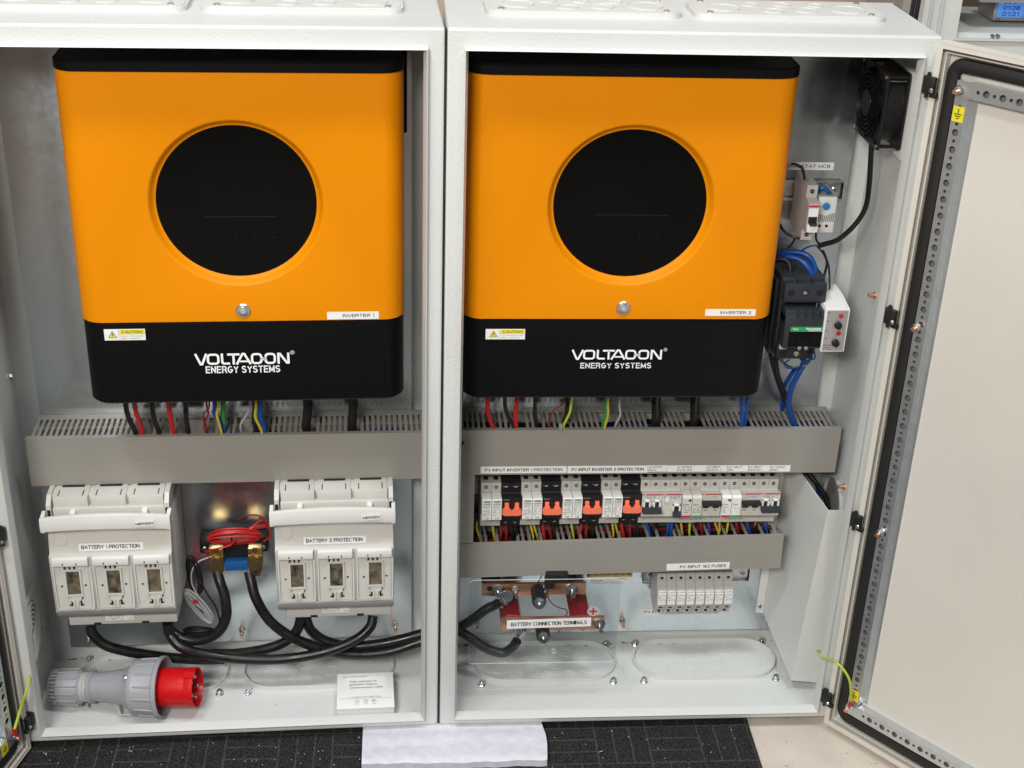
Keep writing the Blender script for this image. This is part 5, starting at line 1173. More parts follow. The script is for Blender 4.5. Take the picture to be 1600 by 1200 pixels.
drops('R', [
    ('inverter_cable', 'cable_red', .0038, [(762, 628, Y1_), (763, 648, Y1_), (771, 670, Y1_)], 'left red cable under the right inverter', None),
    ('inverter_cable', 'cable_black', .0034, [(789, 628, Y1_), (793, 648, Y1_), (803, 668, Y1_)], 'black wire between the red cables under the right inverter', None),
    ('inverter_cable', 'cable_red', .0038, [(808, 628, Y1_), (805, 648, Y1_), (807, 670, Y1_)], 'right red cable under the right inverter', None),
    ('inverter_cable', 'cable_black', .0034, [(836, 628, Y2_), (836, 648, Y2_), (839, 668, Y2_)], 'black wire right of the second red cable under the right inverter', None),
    ('inverter_cable', 'cable_darkred', .0014, [(880, 627, Y1_), (866, 640, Y1_), (858, 655, Y1_)], 'dark red signal wire slanting under the right inverter', None),
    ('inverter_cable', 'cable_black', .0034, [(887, 626, Y2_), (885, 645, Y2_), (880, 664, Y2_)], 'black wire beside the green one under the right inverter', None),
    ('inverter_cable', 'earth_yellow', .0022, [(893, 626, .119), (890, 645, .119), (881, 664, .119)], 'left green earth wire under the right inverter', None),
    ('inverter_cable', 'cable_green', .0036, [(946, 626, Y2_), (946, 645, Y2_), (942, 667, Y2_)], 'dark green wire under the right inverter', None),
    ('inverter_cable', 'cable_yellow', .0022, [(950, 626, .119), (950, 648, .119), (945, 667, .119)], 'yellow earth wire under the right inverter', None),
    ('inverter_cable', 'cable_grey', .0022, [(968, 628, Y2_), (969, 648, Y2_), (962, 664, Y2_)], 'thin grey wire under the right inverter', None),
    ('inverter_cable', 'cable_black', .0078, [(1025, 626, .14), (1025, 648, .14), (1024, 668, .14)], 'left thick black cable under the right inverter', None),
    ('inverter_cable', 'cable_black', .0078, [(1086, 626, .14), (1085, 648, .14), (1084, 668, .14)], 'right thick black cable under the right inverter', None),
    ('inverter_cable', 'cable_blue', .0030, [(1159, 624, Y1_), (1159, 648, Y1_), (1159, 668, Y1_)], 'left blue wire under the right inverter', None),
    ('inverter_cable', 'cable_blue', .0030, [(1168, 624, Y2_), (1166, 645, Y2_), (1163, 668, Y2_)], 'right blue wire under the right inverter', None)], 2)
m = MB(); p = at(876, 671, Y=.113); m.box(p.x-.003, p.x+.003, .1125, .120, p.z-.006, p.z+.010, b=.001); tag(build(m, 'wire_clip', 'duct', None, None, 'R', p), 'small grey clip on the edge of the upper right duct', 'clip')

# ------------------------------------------------------------------ fuse switches (left cabinet)
def fuseswitch(xo, label, num):
    t = thing('fuse_switch', label, 'fuse switch', (xo+.1, .2, .19), 'L', 'three pole fuse switches')
    x0, x1 = xo, xo+.2005
    m = MB()
    m.box(x0+.010, x1-.004, .088, .2, .1900, .4370, b=.002)
    m.box(x0+.0045, x1+.000, .10, .2, .205, .400, b=.002)
    m.box(x0+.014, x1-.006, .078, .10, .1845, .2150, b=.0012)
    for a in (x0+.055, x0+.135): m.box(a, a+.012, .0770, .0785, .1845, .1885, mi=1)
    build(m, 'base', ['cover_ivory', 'hole'], t)
    m = MB()    # three terminal shrouds on the top
    for k in range(3):
        a = x0+.0135+k*.0605
        m.box(a, a+.0555, .0760, .150, .405, .4390, b=.0015)
        m.box(a+.0070, a+.0085, .0820, .1000, .4391, .4394, mi=1); m.box(a+.046, a+.0475, .0820, .1000, .4391, .4394, mi=1)
    m.box(x0+.0125, x1-.0090, .0725, .14, .400, .4210, b=.0015)
    build(m, 'terminal_shroud', ['cover_ivory', 'hole'], t)
    for k in range(3):
        m = MB(); a = x0+.0135+k*.0605
        if k != 1: m.cyl((a+.029, .130, .438), (a+.029, .135, .475), .0095, n=16)
        m.box(a+.010, a+.046, .110, .140, .4391, .4405, b=.0004); build(m, 'terminal', 'black_plastic', t)
    for a in (x0+.003, x1-.009):
        m = MB(); m.prism([(.0700, .392), (.0700, .428), (.085, .440), (.13, .440), (.13, .392)], 'X', a, a+.0075); m.box(a+.001, a+.0065, .0698, .0702, .408, .420, mi=1); build(m, 'side_cheek', ['cover_ivory', 'hole'], t)
    # hinged front cover: profile, with windows standing proud
    m = MB()
    prof = [(.088, .1995), (.0660, .2120), (.0520, .2320), (.0505, .3410), (.0600, .3440), (.0690, .3870), (.0700, .4050), (.088, .4050)]
    m.prism(prof, 'X', x0+.0015, x1-.002)
    m.prism([(.0900, .2125), (.0555, .2300), (.0505, .3400), (.0520, .4100), (.0900, .4100)], 'X', x0-.0005, x0+.0014) if 0 else None
    cov = build(m, 'front_cover', 'cover_ivory', t)
    m = MB()    # lower grey chin
    m.prism([(.0885, .1992), (.0654, .2113), (.0512, .2315), (.0505, .2335), (.053, .2340), (.09, .2150)], 'X', x0+.0012, x1-.0017); build(m, 'chin', 'grey_plastic', cov)
    # bowed handle
    m = MB(); N = 20; rows = []
    for i in range(N+1):
        u = i/N; x = x0-.0045+u*(x1-x0+.0060); bow = .007*(1-(2*u-1)**2); zc = .4040+.0085*(1-(2*u-1)**2)
        hh = .0132+.0012*(1-(2*u-1)**2); y = .0465-bow
        rows.append([(x, y+.004, zc+hh), (x, y, zc+hh-.001), (x, y-.002, zc), (x, y, zc-hh+.002), (x, y+.004, zc-hh), (x, y+.012, zc-hh+.003), (x, y+.012, zc+hh-.003)])
    vs = [p for r_ in rows for p in r_]; k = 7
    m.add(vs, [(i*k+j, i*k+(j+1) % k, (i+1)*k+(j+1) % k, (i+1)*k+j) for i in range(N) for j in range(k)]+[tuple(range(k)), tuple(range(N*k, N*k+k))[::-1]])
    for a in (x0-.0045, x1-.0045): m.prism([(.048, .3905), (.048, .4150), (.072, .4180), (.085, .405), (.085, .3905)], 'X', a, a+.006)
    for a in (x0+.04, x0+.155): m.box(a, a+.010, .062, .080, .404, .4200, b=.003)
    hd = build(m, 'handle', 'white_plastic', cov)
    if 1:
        xa = x0+.147; y = .0378; m = MB(); T = Matrix.Translation((xa, y, .405)) @ Matrix.Rotation(R_(5.2), 4, 'Z') @ Matrix.Translation((-xa, -y, -.405)); m.M = T
        m.box(xa, xa+.031, y-.0005, y, .4040, .4145); s = build(m, 'brand_label', 'sticker', hd)
        m = MB(); m.M = T; m.text('MERSEN', xa+.0015, xa+.029, .4070, .4115, y-.0008, bold=.02); m.M = T; build(m, 'lettering', 'ink', s, smooth=0)
    # lock button
    m = MB(); Tl = Matrix.Translation((x0+.0205, .0655, .3655)); m.lathe([(.0112, 0), (.0112, .0012), (.0098, .0016), (.0095, .0008), (0, .0008)], (x0+.0205, .0648, .3655), (0, -1, .22), n=28); build(m, 'lock_disc', 'cover_ivory', cov)
    # label on slanted face
    a_, b_ = (at(121, 855, 'L', Y=.064), at(224, 866, 'L', Y=.064)) if num == 1 else (at(478, 842, 'L', Y=.064), at(575, 854, 'L', Y=.064))
    sl = (.0690-.0600)/(.3870-.3440)
    def SP(x, z, o=0): return (x, .0600+(z-.3440)*sl-.0006-o, z)
    m = MB(); zl, zh = .3462, .3590; xa, xb = x0+.0490, x0+.1530
    m.add([SP(xa, zl), SP(xb, zl), SP(xb, zh), SP(xa, zh)], [(0, 1, 2, 3)]); s = build(m, 'name_label', 'sticker', cov, smooth=0)
    m = MB(); q = MB(); q.text(f'BATTERY {num} PROTECTION', xa+.004, xb-.006, zl+.0030, zh-.0030, 0, bold=.014)
    m.add([SP(v.x, v.z, .0003) for v in q.v], q.f); build(m, 'lettering', 'ink', s, smooth=0)
    # three windows
    for k in range(3):
        a = x0+.0075+k*.0655; b = a+.0560; z0, z1 = .2385, .3420; yf = .0505
        m = MB(); m.prism(rrect(a-.002, b+.003, z0-.003, z1-.010, .006, 4), 'Y', yf-.0010, yf+.0004, holes=[rrect(a, b, z0, z1-.012, .005, 4)]); m.box(a-.001, b+.001, yf-.010, yf+.001, z1-.0135, z1+.001, b=.0012)
        fr0 = build(m, 'window_frame', 'white_plastic', cov)
        m = MB(); m.box(a+.0185, a+.0400, yf-.0018, yf-.0002, z0+.030, z1-.0270); build(m, 'fuse_link', 'fuse_body', fr0)
        m = MB(); m.prism(rect(a+.0155, a+.0430, z0+.0275, z1-.0240), 'Y', yf-.0040, yf-.0003, holes=[rect(a+.0185, a+.0400, z0+.030, z1-.0270)])
        # test port legs
        for sg in (-1, 1):
            cxx = (a+b)/2+.0012
            m.prism([(cxx+sg*.0015, z0+.003), (cxx+sg*.0015, z0+.017), (cxx+sg*.010, z0+.0235), (cxx+sg*.010, z0+.020), (cxx+sg*.0045, z0+.015), (cxx+sg*.0045, z0+.003)], 'Y', yf-.0036, yf-.0003)
        for j in range(4): m.box(a+.013+j*.0075, a+.0155+j*.0075, yf-.0030, yf-.0005, z1-.0235, z1-.0175)
        m.box(a+.0006, b-.0006, yf-.0003, yf-.0001, z0+.0006, z1-.0146); build(m, 'inner_tray', 'white_plastic', fr0)  # white back plate added to brighten the dim window background
        m = MB()
        for fx, fz in ((.0095, .046), (.048, .047), (.0195, .0215), (.0400, .0215), (.0195, .008), (.0400, .008)): m.box(a+fx-.0016, a+fx+.0016, yf-.0014, yf-.0004, z0+fz-.0012, z0+fz+.0012)
        for fx in (.016, .0375): m.box(a+fx, a+fx+.0018, yf-.0104, yf-.0098, z1-.0105, z1-.0070)
        for j in range(3): m.box(a+.0165+j*.0075, a+.0195+j*.0075, yf-.0012, yf-.0004, z1-.0240, z1-.0180)
        for sg in (-1, 1): m.box((a+b)/2+.002+sg*.0075-.0014, (a+b)/2+.002+sg*.0075+.0014, yf-.0012, yf-.0004, z0+.006, z0+.0155)
        build(m, 'slot', 'hole', fr0, smooth=0)
        m = MB(); m.prism(rrect(a, b, z0, z1-.014, .005, 4), 'Y', yf-.0062, yf-.0052); m.prism(rrect(a, b, z0, z1-.014, .005, 4), 'Y', yf-.0052, yf-.0012, holes=[rrect(a+.0011, b-.0011, z0+.0011, z1-.0151, .004, 4)])
        build(m, 'clear_window', 'window_clear', fr0)
    m = MB(); m.box(x0+.075, x0+.122, .0772, .0776, .1925, .2040); s = build(m, 'rating_label', 'sticker', t)
    m = MB(); tinytext(m, x0+.077, x0+.105, .1935, .2030, .0771, 4, dens=.8); m.text('CE', x0+.113, x0+.120, .1945, .1975, .0771); build(m, 'lettering', 'ink_soft', s, smooth=0)
    return t
fs1 = fuseswitch(.0605, 'left ivory fuse switch labelled BATTERY 1 PROTECTION', 1)
fs2 = fuseswitch(.4270, 'right ivory fuse switch labelled BATTERY 2 PROTECTION', 2)

# ------------------------------------------------------------------ shunt between the fuse switches
sh = thing('current_shunt', 'black and blue current shunt with brass blocks between the fuse switches', 'shunt', (.35, .2, .26), 'L')
m = MB(); m.box(.289, .408, .172, .2028, .259, .289, b=.004)
for x in (.298, .399): m.cyl((x, .1722, .270), (x, .1712, .270), .006, n=6)
build(m, 'base', 'black_plastic', sh)
m = MB(); m.box(.333, .3735, .146, .172, .240, .2575, b=.001); m.box(.333, .3735, .160, .174, .258, .290, b=.002, mi=1); build(m, 'body', ['blue_plastic', 'black_plastic'], sh)
for x in (.307, .374):
    m = MB(); m.box(x, x+.025, .150, .1718, .246, .282, b=.001); build(m, 'brass_block', 'brass', sh)
for x in (.3195, .3865):
    m = MB(); m.cyl((x, .1500, .262), (x, .1470, .262), .0105, n=24); m.cyl((x, .147, .262), (x, .1405, .262), .0085, n=6); m.cyl((x, .150, .280), (x, .1465, .280), .0055, n=16); build(m, 'bolt', 'brass', sh)
for x in (.3195, .3865):
    m = MB(); m.prism([(x-.012, .268), (x+.012, .268), (x+.012, .240), (x+.006, .226), (x-.006, .226), (x-.012, .240)], 'Y', .1480, .1500)
    m.cyl((x, .1478, .235), (x, .1476, .235), .0028, n=12, mi=1); build(m, 'cable_lug', ['brass', 'hole'], sh)
for x in (.298, .399):
    m = MB(); screw(m, (x, .172, .270), (0, -1, 0), .0045, slot=1); build(m, 'screw', ['zinc', 'hole'], sh)
# red wire coil
def coil(side, name, mt, r, c, ax, ay, rx, ry, turns, label, jit=.003, pr=0, cat='wire coil', n=8, lead=None, tie=None):
    P = []; N = 20
    for i in range(int(turns*N)+1):
        a = 2*pi*i/N; k = 1+random.uniform(-1, 1)*.0; T_ = i/N
        u = rx*(1+.07*sin(T_*.9+pr)+.05*sin(T_*4.3)); v = ry*(1+.34*sin(T_*1.1+pr*2)+.12*sin(T_*3.1))
        P.append(Vector(c)+Vector(ax)*(u*cos(a))+Vector(ay)*(v*sin(a))+Vector((jit*sin(T_*5.1), -jit*.8*cos(T_*3.7)-.0010*T_, jit*sin(T_*2.9+1))))
    if lead: P = P+[Vector(q) for q in lead]
    mb = MB(); mb.tube(P, r, n=n, steps=2); o = thing(name, label, cat, c, side); build(mb, 'wire', mt, o)
    if tie: mb = MB(); mb.tube([Vector(c)+Vector(q) for q in tie], .0012, n=6); build(mb, 'tie', 'cable_black', o)
    return o
cc = at(370, 832, 'L', Y=.150)
coil('L', 'wire_coil', 'cable_red', .0017, cc+Vector((-.004, -.004, -.003)), (1, 0, .04), (0, -.45, .90), .041, .0165, 11.3, 'bright red wire coil lying on top of the brass shunt', lead=pts('L', [(418, 822, .15), (400, 822, .14), (372, 838, .135), (360, 852, .132), (335, 858, .132), (322, 862, .14), (325, 870, .15)]), tie=[(-.004, -.009, .010), (-.003, -.014, .002), (-.005, -.010, -.010), (-.006, .003, -.008), (-.004, .004, .008), (-.004, -.009, .010)], jit=.0022)
# coils of thin grey and black lead at the left
c2_ = at(311, 948, 'L', Y=.120); dv = Vector((.52, 0, -.85)); pv = Vector((.80, -.2, .50))
coil('L', 'wire_coil', 'cable_grey', .0019, c2_, dv, pv, .038, .0085, 5.2, 'grey lead coil hanging in front of the left black cable', jit=.0016, pr=.6, tie=[(-.004, -.006, .006), (.004, -.010, .000), (.008, -.006, -.008), (0, .004, -.002), (-.004, -.006, .006)])
m = MB(); p = at(305, 939, 'L', Y=.108); m.box(p.x-.004, p.x+.004, p.y-.001, p.y+.001, p.z-.005, p.z+.003, b=.0008); tag(build(m, 'wire_marker', 'cable_red', None, None, 'L', p), 'tiny red marker on the coiled grey lead', 'marker')
c3_ = at(303, 900, 'L', Y=.135)
coil('L', 'wire_coil', 'cable_black', .0017, c3_, (.15, 0, -1), (.9, -.2, .1), .036, .0120, 3.2, 'thin black lead looped below the shunt beside the left switch', jit=.003, pr=1.6)
c4_ = at(310, 985, 'L', Y=.130)
coil('L', 'wire_coil', 'cable_black', .0017, c4_, (1, 0, 0), (0, -.5, .75), .026, .014, 3.4, 'thin black lead coiled low above the heavy battery cables', jit=.002, pr=2.5)
cable('L', 'sense_wire', 'cable_black', .0016, [(325, 868, .145), (316, 876, .14), (312, 900, .13), (322, 925, .125), (338, 950, .12), (344, 975, .12)], 'black sense wire running down the left shunt cable', None, 'wire')
cable('L', 'sense_wire', 'cable_grey', .0015, [(326, 871, .14), (310, 878, .135), (300, 892, .13), (300, 912, .125), (310, 932, .12)], 'grey sense wire curving from the shunt to its coil', None, 'wire')
cable('L', 'sense_wire', 'cable_darkred', .0015, [(418, 822, .16), (412, 812, .16), (402, 805, .17), (384, 806, .17), (372, 812, .17)], 'dark red wire arching above the red coil', None, 'wire')
cable('L', 'sense_wire', 'cable_red', .0015, [(372, 838, .135), (392, 824, .14), (412, 812, .15), (420, 826, .15), (422, 838, .15), (412, 846, .15)], 'loose red wire loop at the right end of the coil', None, 'wire')

# ------------------------------------------------------------------ heavy battery cables
HG = 'heavy black battery cables along the cabinet floor'; RB = .0092
cable('L', 'battery_cable', 'cable_black', RB, [(339, 893, .155), (344, 910, .142), (352, 935, .130), (353, 965, .120), (338, 990, .115), (305, 1001, .12), (275, 992, .13), (262, 975, .14), (262, 955, .15)], 'heavy black cable from the left shunt lug curling under the left switch', HG)
cable('L', 'battery_cable', 'cable_black', RB, [(389, 893, .155), (393, 910, .143), (400, 935, .13), (420, 968, .12), (450, 992, .115), (490, 1010, .11), (540, 1022, .11), (600, 1020, .11), (650, 1005, .115), (700, 988, .12)], 'heavy black cable from the right shunt lug towards the right cabinet', HG)
cable('L', 'battery_cable', 'cable_black', RB, [(141, 978, .13), (146, 992, .125), (165, 1008, .12), (200, 1018, .12), (250, 1026, .13), (300, 1030, .14), (350, 1030, .15)], 'heavy black cable leaving the left end of the left switch', HG)
cable('L', 'battery_cable', 'cable_black', RB, [(262, 975, .12), (266, 992, .115), (285, 1012, .10), (330, 1024, .10), (390, 1030, .10), (450, 1029, .10), (510, 1018, .10), (555, 1000, .11), (578, 980, .12), (583, 962, .13)], 'front heavy black cable sweeping from left switch to the right switch', HG)
cable('L', 'battery_cable', 'cable_black', RB, [(470, 965, .13), (464, 985, .125), (445, 1003, .12), (415, 1014, .12), (370, 1021, .13), (330, 1022, .14)], 'heavy black cable from the left end of the right switch', HG)
cable('L', 'battery_cable', 'cable_black', RB, [(478, 965, .14), (486, 985, .135), (510, 1002, .13), (550, 1010, .125), (600, 1005, .12), (650, 993, .12), (700, 977, .12)], 'upper heavy black cable crossing behind the middle frame', HG)
# lugs end in the right cabinet
cable('R', 'battery_cable', 'cable_black', .0088, [(680, 990, .12), (712, 982, .12), (735, 970, .115), (758, 953, .115), (772, 946, .115), (784, 939, .114)], 'upper dark cable rising to the copper busbar behind the clear cover', HG)
cable('R', 'battery_cable', 'cable_black', .0088, [(680, 975, .12), (712, 984, .12), (735, 996, .115), (760, 1013, .105), (785, 1020, .10), (800, 1012, .098), (808, 1001, .095)], 'lower dark cable looping up to the front copper busbar', HG)

cable('R', 'edge_cable', 'cable_black', .0028, [(724, 690, .108), (719, 701, .106), (715, 730, .104), (715, 780, .10), (716, 830, .10), (713, 880, .10)], 'thin black cable squeezed behind the left frame of the right cabinet')
# ------------------------------------------------------------------ busbars
def busbar(label, x0, x1, z0, z1, y, nuts):
    t = thing('copper_busbar', label, 'busbar', ((x0+x1)/2, y, z0), 'R', 'copper busbars')
    m = MB(); m.box(x0, x1, y, y+.006, z0, z1, b=.0006); build(m, 'bar', 'copper', t)
    m = MB(); m.cyl((x0+.014, y-.0004, (z0+z1)/2+.003), (x0+.014, y-.0001, (z0+z1)/2+.003), .0055, n=20); build(m, 'hole', 'hole', t, smooth=0)
    for x, r in nuts:
        m = MB(); z = (z0+z1)/2; m.cyl((x, y, z), (x, y-.0025, z), r*1.5, n=28); m.cyl((x, y-.0025, z), (x, y-.010, z), r, n=6); m.cyl((x, y-.010, z), (x, y-.024, z), r*.55, n=14); build(m, 'stud_nut', 'zinc', t)
    return t
b1 = busbar('upper copper busbar bolted behind the clear cover', .0770, .2640, .1840, .2085, .128, [(.106, .0072), (.137, .005), (.190, .0048), (.239, .0078)])
b2 = busbar('lower front copper busbar below the red insulators', .1105, .2975, .1280, .1555, .098, [(.135, .0070), (.213, .0045), (.288, .0070)])
m = MB(); m.box(.1285, .2735, .0708, .0978, .1400, .1420); build(m, 'label_bracket', 'clear', b2) if 0 else None
def block(name, mt, x, z, y0, y1, r, label, cat, cap=True, n=6, extra=None):
    m = MB(); m.cyl((x, y0, z), (x, y1, z), r, n=n); o = thing(name, label, cat, (x, y1, z), 'R')
    build(m, 'body', mt, o, smooth=30 if n < 10 else 40)
    if extra: m = MB(); m.cyl((x, y0, z), (x, y0-.003, z), .011, n=28); m.cyl((x, y0-.003, z), (x, y0-.010, z), .0085, n=6); m.cyl((x, y0-.010, z), (x, y0-.014, z), .005, n=14); build(m, 'bolt', 'zinc', o)
    return o
block('standoff_insulator', 'red_resin', .130, .142, .104, .2028, .0210, 'left red insulator behind the lower busbar', 'insulator')
block('standoff_insulator', 'red_resin', .256, .142, .104, .2028, .0210, 'right red insulator behind the lower busbar beside the plus sign', 'insulator')
block('standoff_insulator', 'black_plastic', .096, .1965, .134, .2028, .0195, 'black insulator behind the left end of the upper busbar', 'insulator')
block('standoff_insulator', 'black_plastic', .236, .1965, .134, .2028, .0190, 'black insulator behind the right end of the upper busbar', 'insulator')
block('cover_post', 'black_plastic', .1765, .1965, .088, .127, .0125, 'upper black post with a zinc bolt standing out of the busbar', 'post', n=20, extra=True)
block('cover_post', 'black_plastic', .1840, .1400, .064, .097, .0125, 'lower black post with a large hexagon bolt in front of the lower busbar', 'post', n=20, extra=True)
for (px, py, y), lab in (((783, 940, .118), 'zinc lug on the upper busbar'), ((812, 987, .090), 'zinc lug on the lower busbar')):
    m = MB(); p = at(px+8, py-8, Y=y); q = at(px-2, py+6, Y=y); d_ = (p-q).normalized()
    m.cyl(q, q+d_*.016, .0075, n=14); m.cyl(p+Vector((0, -.0015, 0)), p+Vector((0, .0015, 0)), .0125, n=24); m.box(min(p.x, q.x)-.004, max(p.x, q.x)+.004, y-.0015, y+.0015, min(p.z, q.z), max(p.z, q.z), b=.0008)
    tag(build(m, 'cable_lug', 'zinc', None, None, 'R', p), lab+' at the end of its black cable', 'cable lug')
fh = thing('inline_fuse', 'small black inline fuse box over the upper busbar', 'fuse', (.2, .1, .21))
m = MB(); p0, p1 = at(855, 900, Y=.105), at(887, 916, Y=.105); m.box(p0.x-.002, p1.x, .104, .135, p1.z+.008, p0.z+.004, b=.002); m.box(p0.x-.004, p0.x+.014, .100, .112, p1.z-.002, p0.z-.002, b=.0015); build(m, 'case', 'black_plastic', fh)
cable('R', 'fuse_wire', 'cable_black', .0011, [(840, 912, .12), (845, 902, .12), (850, 893, .13), (848, 884, .14)], 'thin black wire rising to the left of the inline fuse', None, 'wire', n=8)
cable('R', 'fuse_wire', 'cable_darkred', .0010, [(857, 920, .098), (857, 935, .10), (865, 945, .11), (875, 950, .12), (884, 952, .125), (886, 958, .125), (882, 964, .12)], 'thin dark red wire looping below the inline fuse', None, 'wire', n=8)
eb = thing('earth_bar', 'small brass earth bar with seven screws under the lower duct', 'earth bar', (.3, .2, .2))
a, b = at(918, 893, Y=.19), at(988, 901, Y=.19); m = MB(); m.box(a.x, b.x, .190, .2028, b.z-.001, a.z, b=.0008); build(m, 'bar', 'brass', eb)
for k in range(7):
    m = MB(); x = a.x+.006+k*(b.x-a.x-.012)/6; z = (a.z+b.z)/2; m.lathe([(.0036, 0), (.0036, .0014), (.0018, .0020), (.0012, .0008), (0, .0008)], (x, .190, z), (0, -1, 0), n=14); m.cyl((x, .1886, z), (x, .1884, z), .0012, n=8, mi=1); build(m, 'screw', ['brass', 'hole'], eb)
el = thing('terminal_label', 'small faded label on the back plate below the brass earth bar', 'label', at(925, 910, Y=.2), 'R')
a, b = at(922, 905, Y=.2028), at(978, 912, Y=.2028); m = MB(); m.box(a.x, b.x, .2022, .2027, b.z, a.z); s_ = build(m, 'sticker', 'sticker', el); m = MB(); m.text('EARTHING', a.x+.003, a.x+.024, (a.z+b.z)/2+.0005, a.z-.0015, .2020); m.text('CONNECTION TERMINALS', a.x+.003, b.x-.006, b.z+.0012, (a.z+b.z)/2-.0010, .2020); build(m, 'lettering', 'ink_soft', s_, smooth=0)
ps = thing('polarity_label', 'round clear sticker with a red plus sign right of the busbars', 'label', at(926, 954, Y=.0805), 'R')
# clear acrylic cover
ac = thing('clear_cover', 'clear acrylic cover sheet labelled BATTERY CONNECTION TERMINALS', 'cover', (.19, .06, .06))
m = MB(); a, b = at(735, 913, Y=.0600), at(966, 905, Y=.0600)
X0c, X1c = at(732, 960, Y=.046).x, at(967, 960, Y=.046).x; Zt, Zb = at(850, 906, Y=.046).z, at(850, 1036, Y=.046).z
m.prism(rrect(X0c, X1c, Zb, Zt, .010, 6), 'Y', .0460, .0485, holes=[circ(at(865, 1018, Y=.06).x, at(865, 1018, Y=.06).z, .0042, 20), circ(.1765, .1935, .0065, 20), circ(.1840, .1300, .0065, 20)] if 0 else [circ(at(865, 1018, Y=.046).x, at(865, 1018, Y=.046).z, .0042, 20)])
shp = build(m, 'sheet', ['clear', 'acrylic_edge_glow'], ac, smooth=0)
for p_ in shp.data.polygons:
    if abs(p_.normal.y) < .5: p_.material_index = 1
a, b = at(792, 968.5, Y=.0458), at(923, 979, Y=.0458)
sticker(ac, 'BATTERY CONNECTION TERMINALS', a.x, b.x, b.z-.0005, a.z+.0005, .0458, tilt=.02)
p = at(927, 955, Y=.0458); m = MB(); m.cyl((p.x, .0459, p.z), (p.x, .0457, p.z), .0105, n=28); build(m, 'disc', 'tape', ps)
m = MB(); m.box(p.x-.0070, p.x+.0070, .0454, .0456, p.z-.0017, p.z+.0017); m.box(p.x-.0016, p.x+.0016, .0454, .0456, p.z-.0070, p.z-.0018); m.box(p.x-.0016, p.x+.0016, .0454, .0456, p.z+.0018, p.z+.0070); build(m, 'plus_sign', 'ink_red', ps, smooth=0)

# ------------------------------------------------------------------ left wall filter grille
fg = thing('filter_grille', 'white filter grille on the left inner side wall low down', 'grille', (.004, .09, .12), 'L')
ya, yb_, za, zb_ = .030, .150, .100, .225; m = MB(); m.box(.0018, .0065, ya, yb_, za, zb_, b=.0015); build(m, 'frame', 'white_plastic', fg)
m = MB(); m.cyl((.0066, (ya+yb_)/2, (za+zb_)/2), (.0070, (ya+yb_)/2, (za+zb_)/2), .0560, n=40); build(m, 'mesh_or_gap_shade', 'mesh_and_shade', fg)  # dark disc painted in as the shade between the rings
m = MB()
for r in (.012, .020, .028, .036, .044, .052):
    ring = [(.0075, (ya+yb_)/2+r*cos(2*pi*i/36), (za+zb_)/2+r*sin(2*pi*i/36)) for i in range(37)]; m.tube(ring, .0024, n=6, smooth=False, caps=False)
for a in (0, 60, 120): m.box(.0065, .0080, (ya+yb_)/2-.0015, (ya+yb_)/2+.0015, za+.01, zb_-.01) if a == 0 else None
build(m, 'guard_ring', 'white_plastic', fg)

# ------------------------------------------------------------------ red industrial plug
pg = thing('industrial_plug', 'grey and red five pin industrial plug lying on the left cabinet floor', 'plug', (.15, .1, .003), 'L')
A_ = Vector((.030, .1000, .0380)); B_ = Vector((.2780, .0560, .0590)); ax = (B_-A_).normalized(); Lp = (B_-A_).length
def O(h): return A_+ax*h
u_ = Vector((0, 0, 1)); u_ = (u_-ax*u_.dot(ax)).normalized(); v_ = ax.cross(u_)
m = MB(); m.lathe([(.024, 0), (.0265, .002), (.0270, .010), (.0310, .012), (.0315, .046), (.0290, .050), (.027, .052)], A_, ax, n=40)
for i in range(14):
    a = 2*pi*i/14; d_ = cos(a)*u_+sin(a)*v_; m.cyl(O(-.002)+d_*.0300, O(.048)+d_*.0325, .0016, n=6)
for i in range(14):
    a = 2*pi*(i+.5)/14; d_ = cos(a)*u_+sin(a)*v_; m.cyl(O(-.001)+d_*.0275, O(.011)+d_*.0300, .0030, n=8)
build(m, 'gland_nut', 'plug_grey', pg)
m = MB(); m.lathe([(.0265, .050), (.0265, .054), (.0250, .056), (.0265, .058), (.0250, .060), (.0265, .062), (.0255, .066), (.0262, .070)], A_, ax, n=40); build(m, 'thread', 'tape', pg)
m = MB(); m.lathe([(.0250, .062), (.0288, .066), (.0288, .070), (.0250, .073), (.0258, .085), (.0290, .108), (.0325, .128), (.0390, .137), (.0440, .144), (.0440, .152)], A_, ax, n=44)
for a in (60, 20, -25):
    d_ = cos(R_(a))*(-Vector((0, 1, 0)))+sin(R_(a))*u_; m.tube([O(.080)+d_*.0258, O(.100)+d_*.0280, O(.122)+d_*.0318], .0011, n=6)
build(m, 'body', 'plug_grey', pg)
m = MB(); m.lathe([(.0400, .142), (.0480, .145), (.0500, .149), (.0500, .156), (.0485, .159), (.0500, .188), (.0525, .189), (.0545, .192), (.0545, .198), (.0520, .199), (.0500, .197), (.0460, .188), (.042, .170)], A_, ax, n=56)
for i in range(14):
    a = 2*pi*i/14; d_ = cos(a)*u_+sin(a)*v_; m.cyl(O(.157)+d_*.0490, O(.192)+d_*.0510, .0018, n=6)
build(m, 'locking_collar', 'plug_grey', pg)
m = MB()
for h in (.095, .102, .109, .116): pass
d_ = (-Vector((0, 1, 0))*.55-u_*.83).normalized()
m.tube([O(.108)+d_*.027, O(.116)+d_*.048, O(.126)+d_*.048, O(.150)+d_*.046], .0024, n=6, smooth=False); build(m, 'latch_hook', 'tape', pg)
m = MB(); m.lathe([(.0335, .168), (.0345, .170), (.0345, .240), (.0345, .244), (.0350, .245), (.0350, .257), (.0335, .258), (.0325, .256), (.0320, .222), (0, .222)], A_, ax, n=52)
d2 = (u_*.93-Vector((0, 1, 0))*.25).normalized(); e2 = ax.cross(d2)
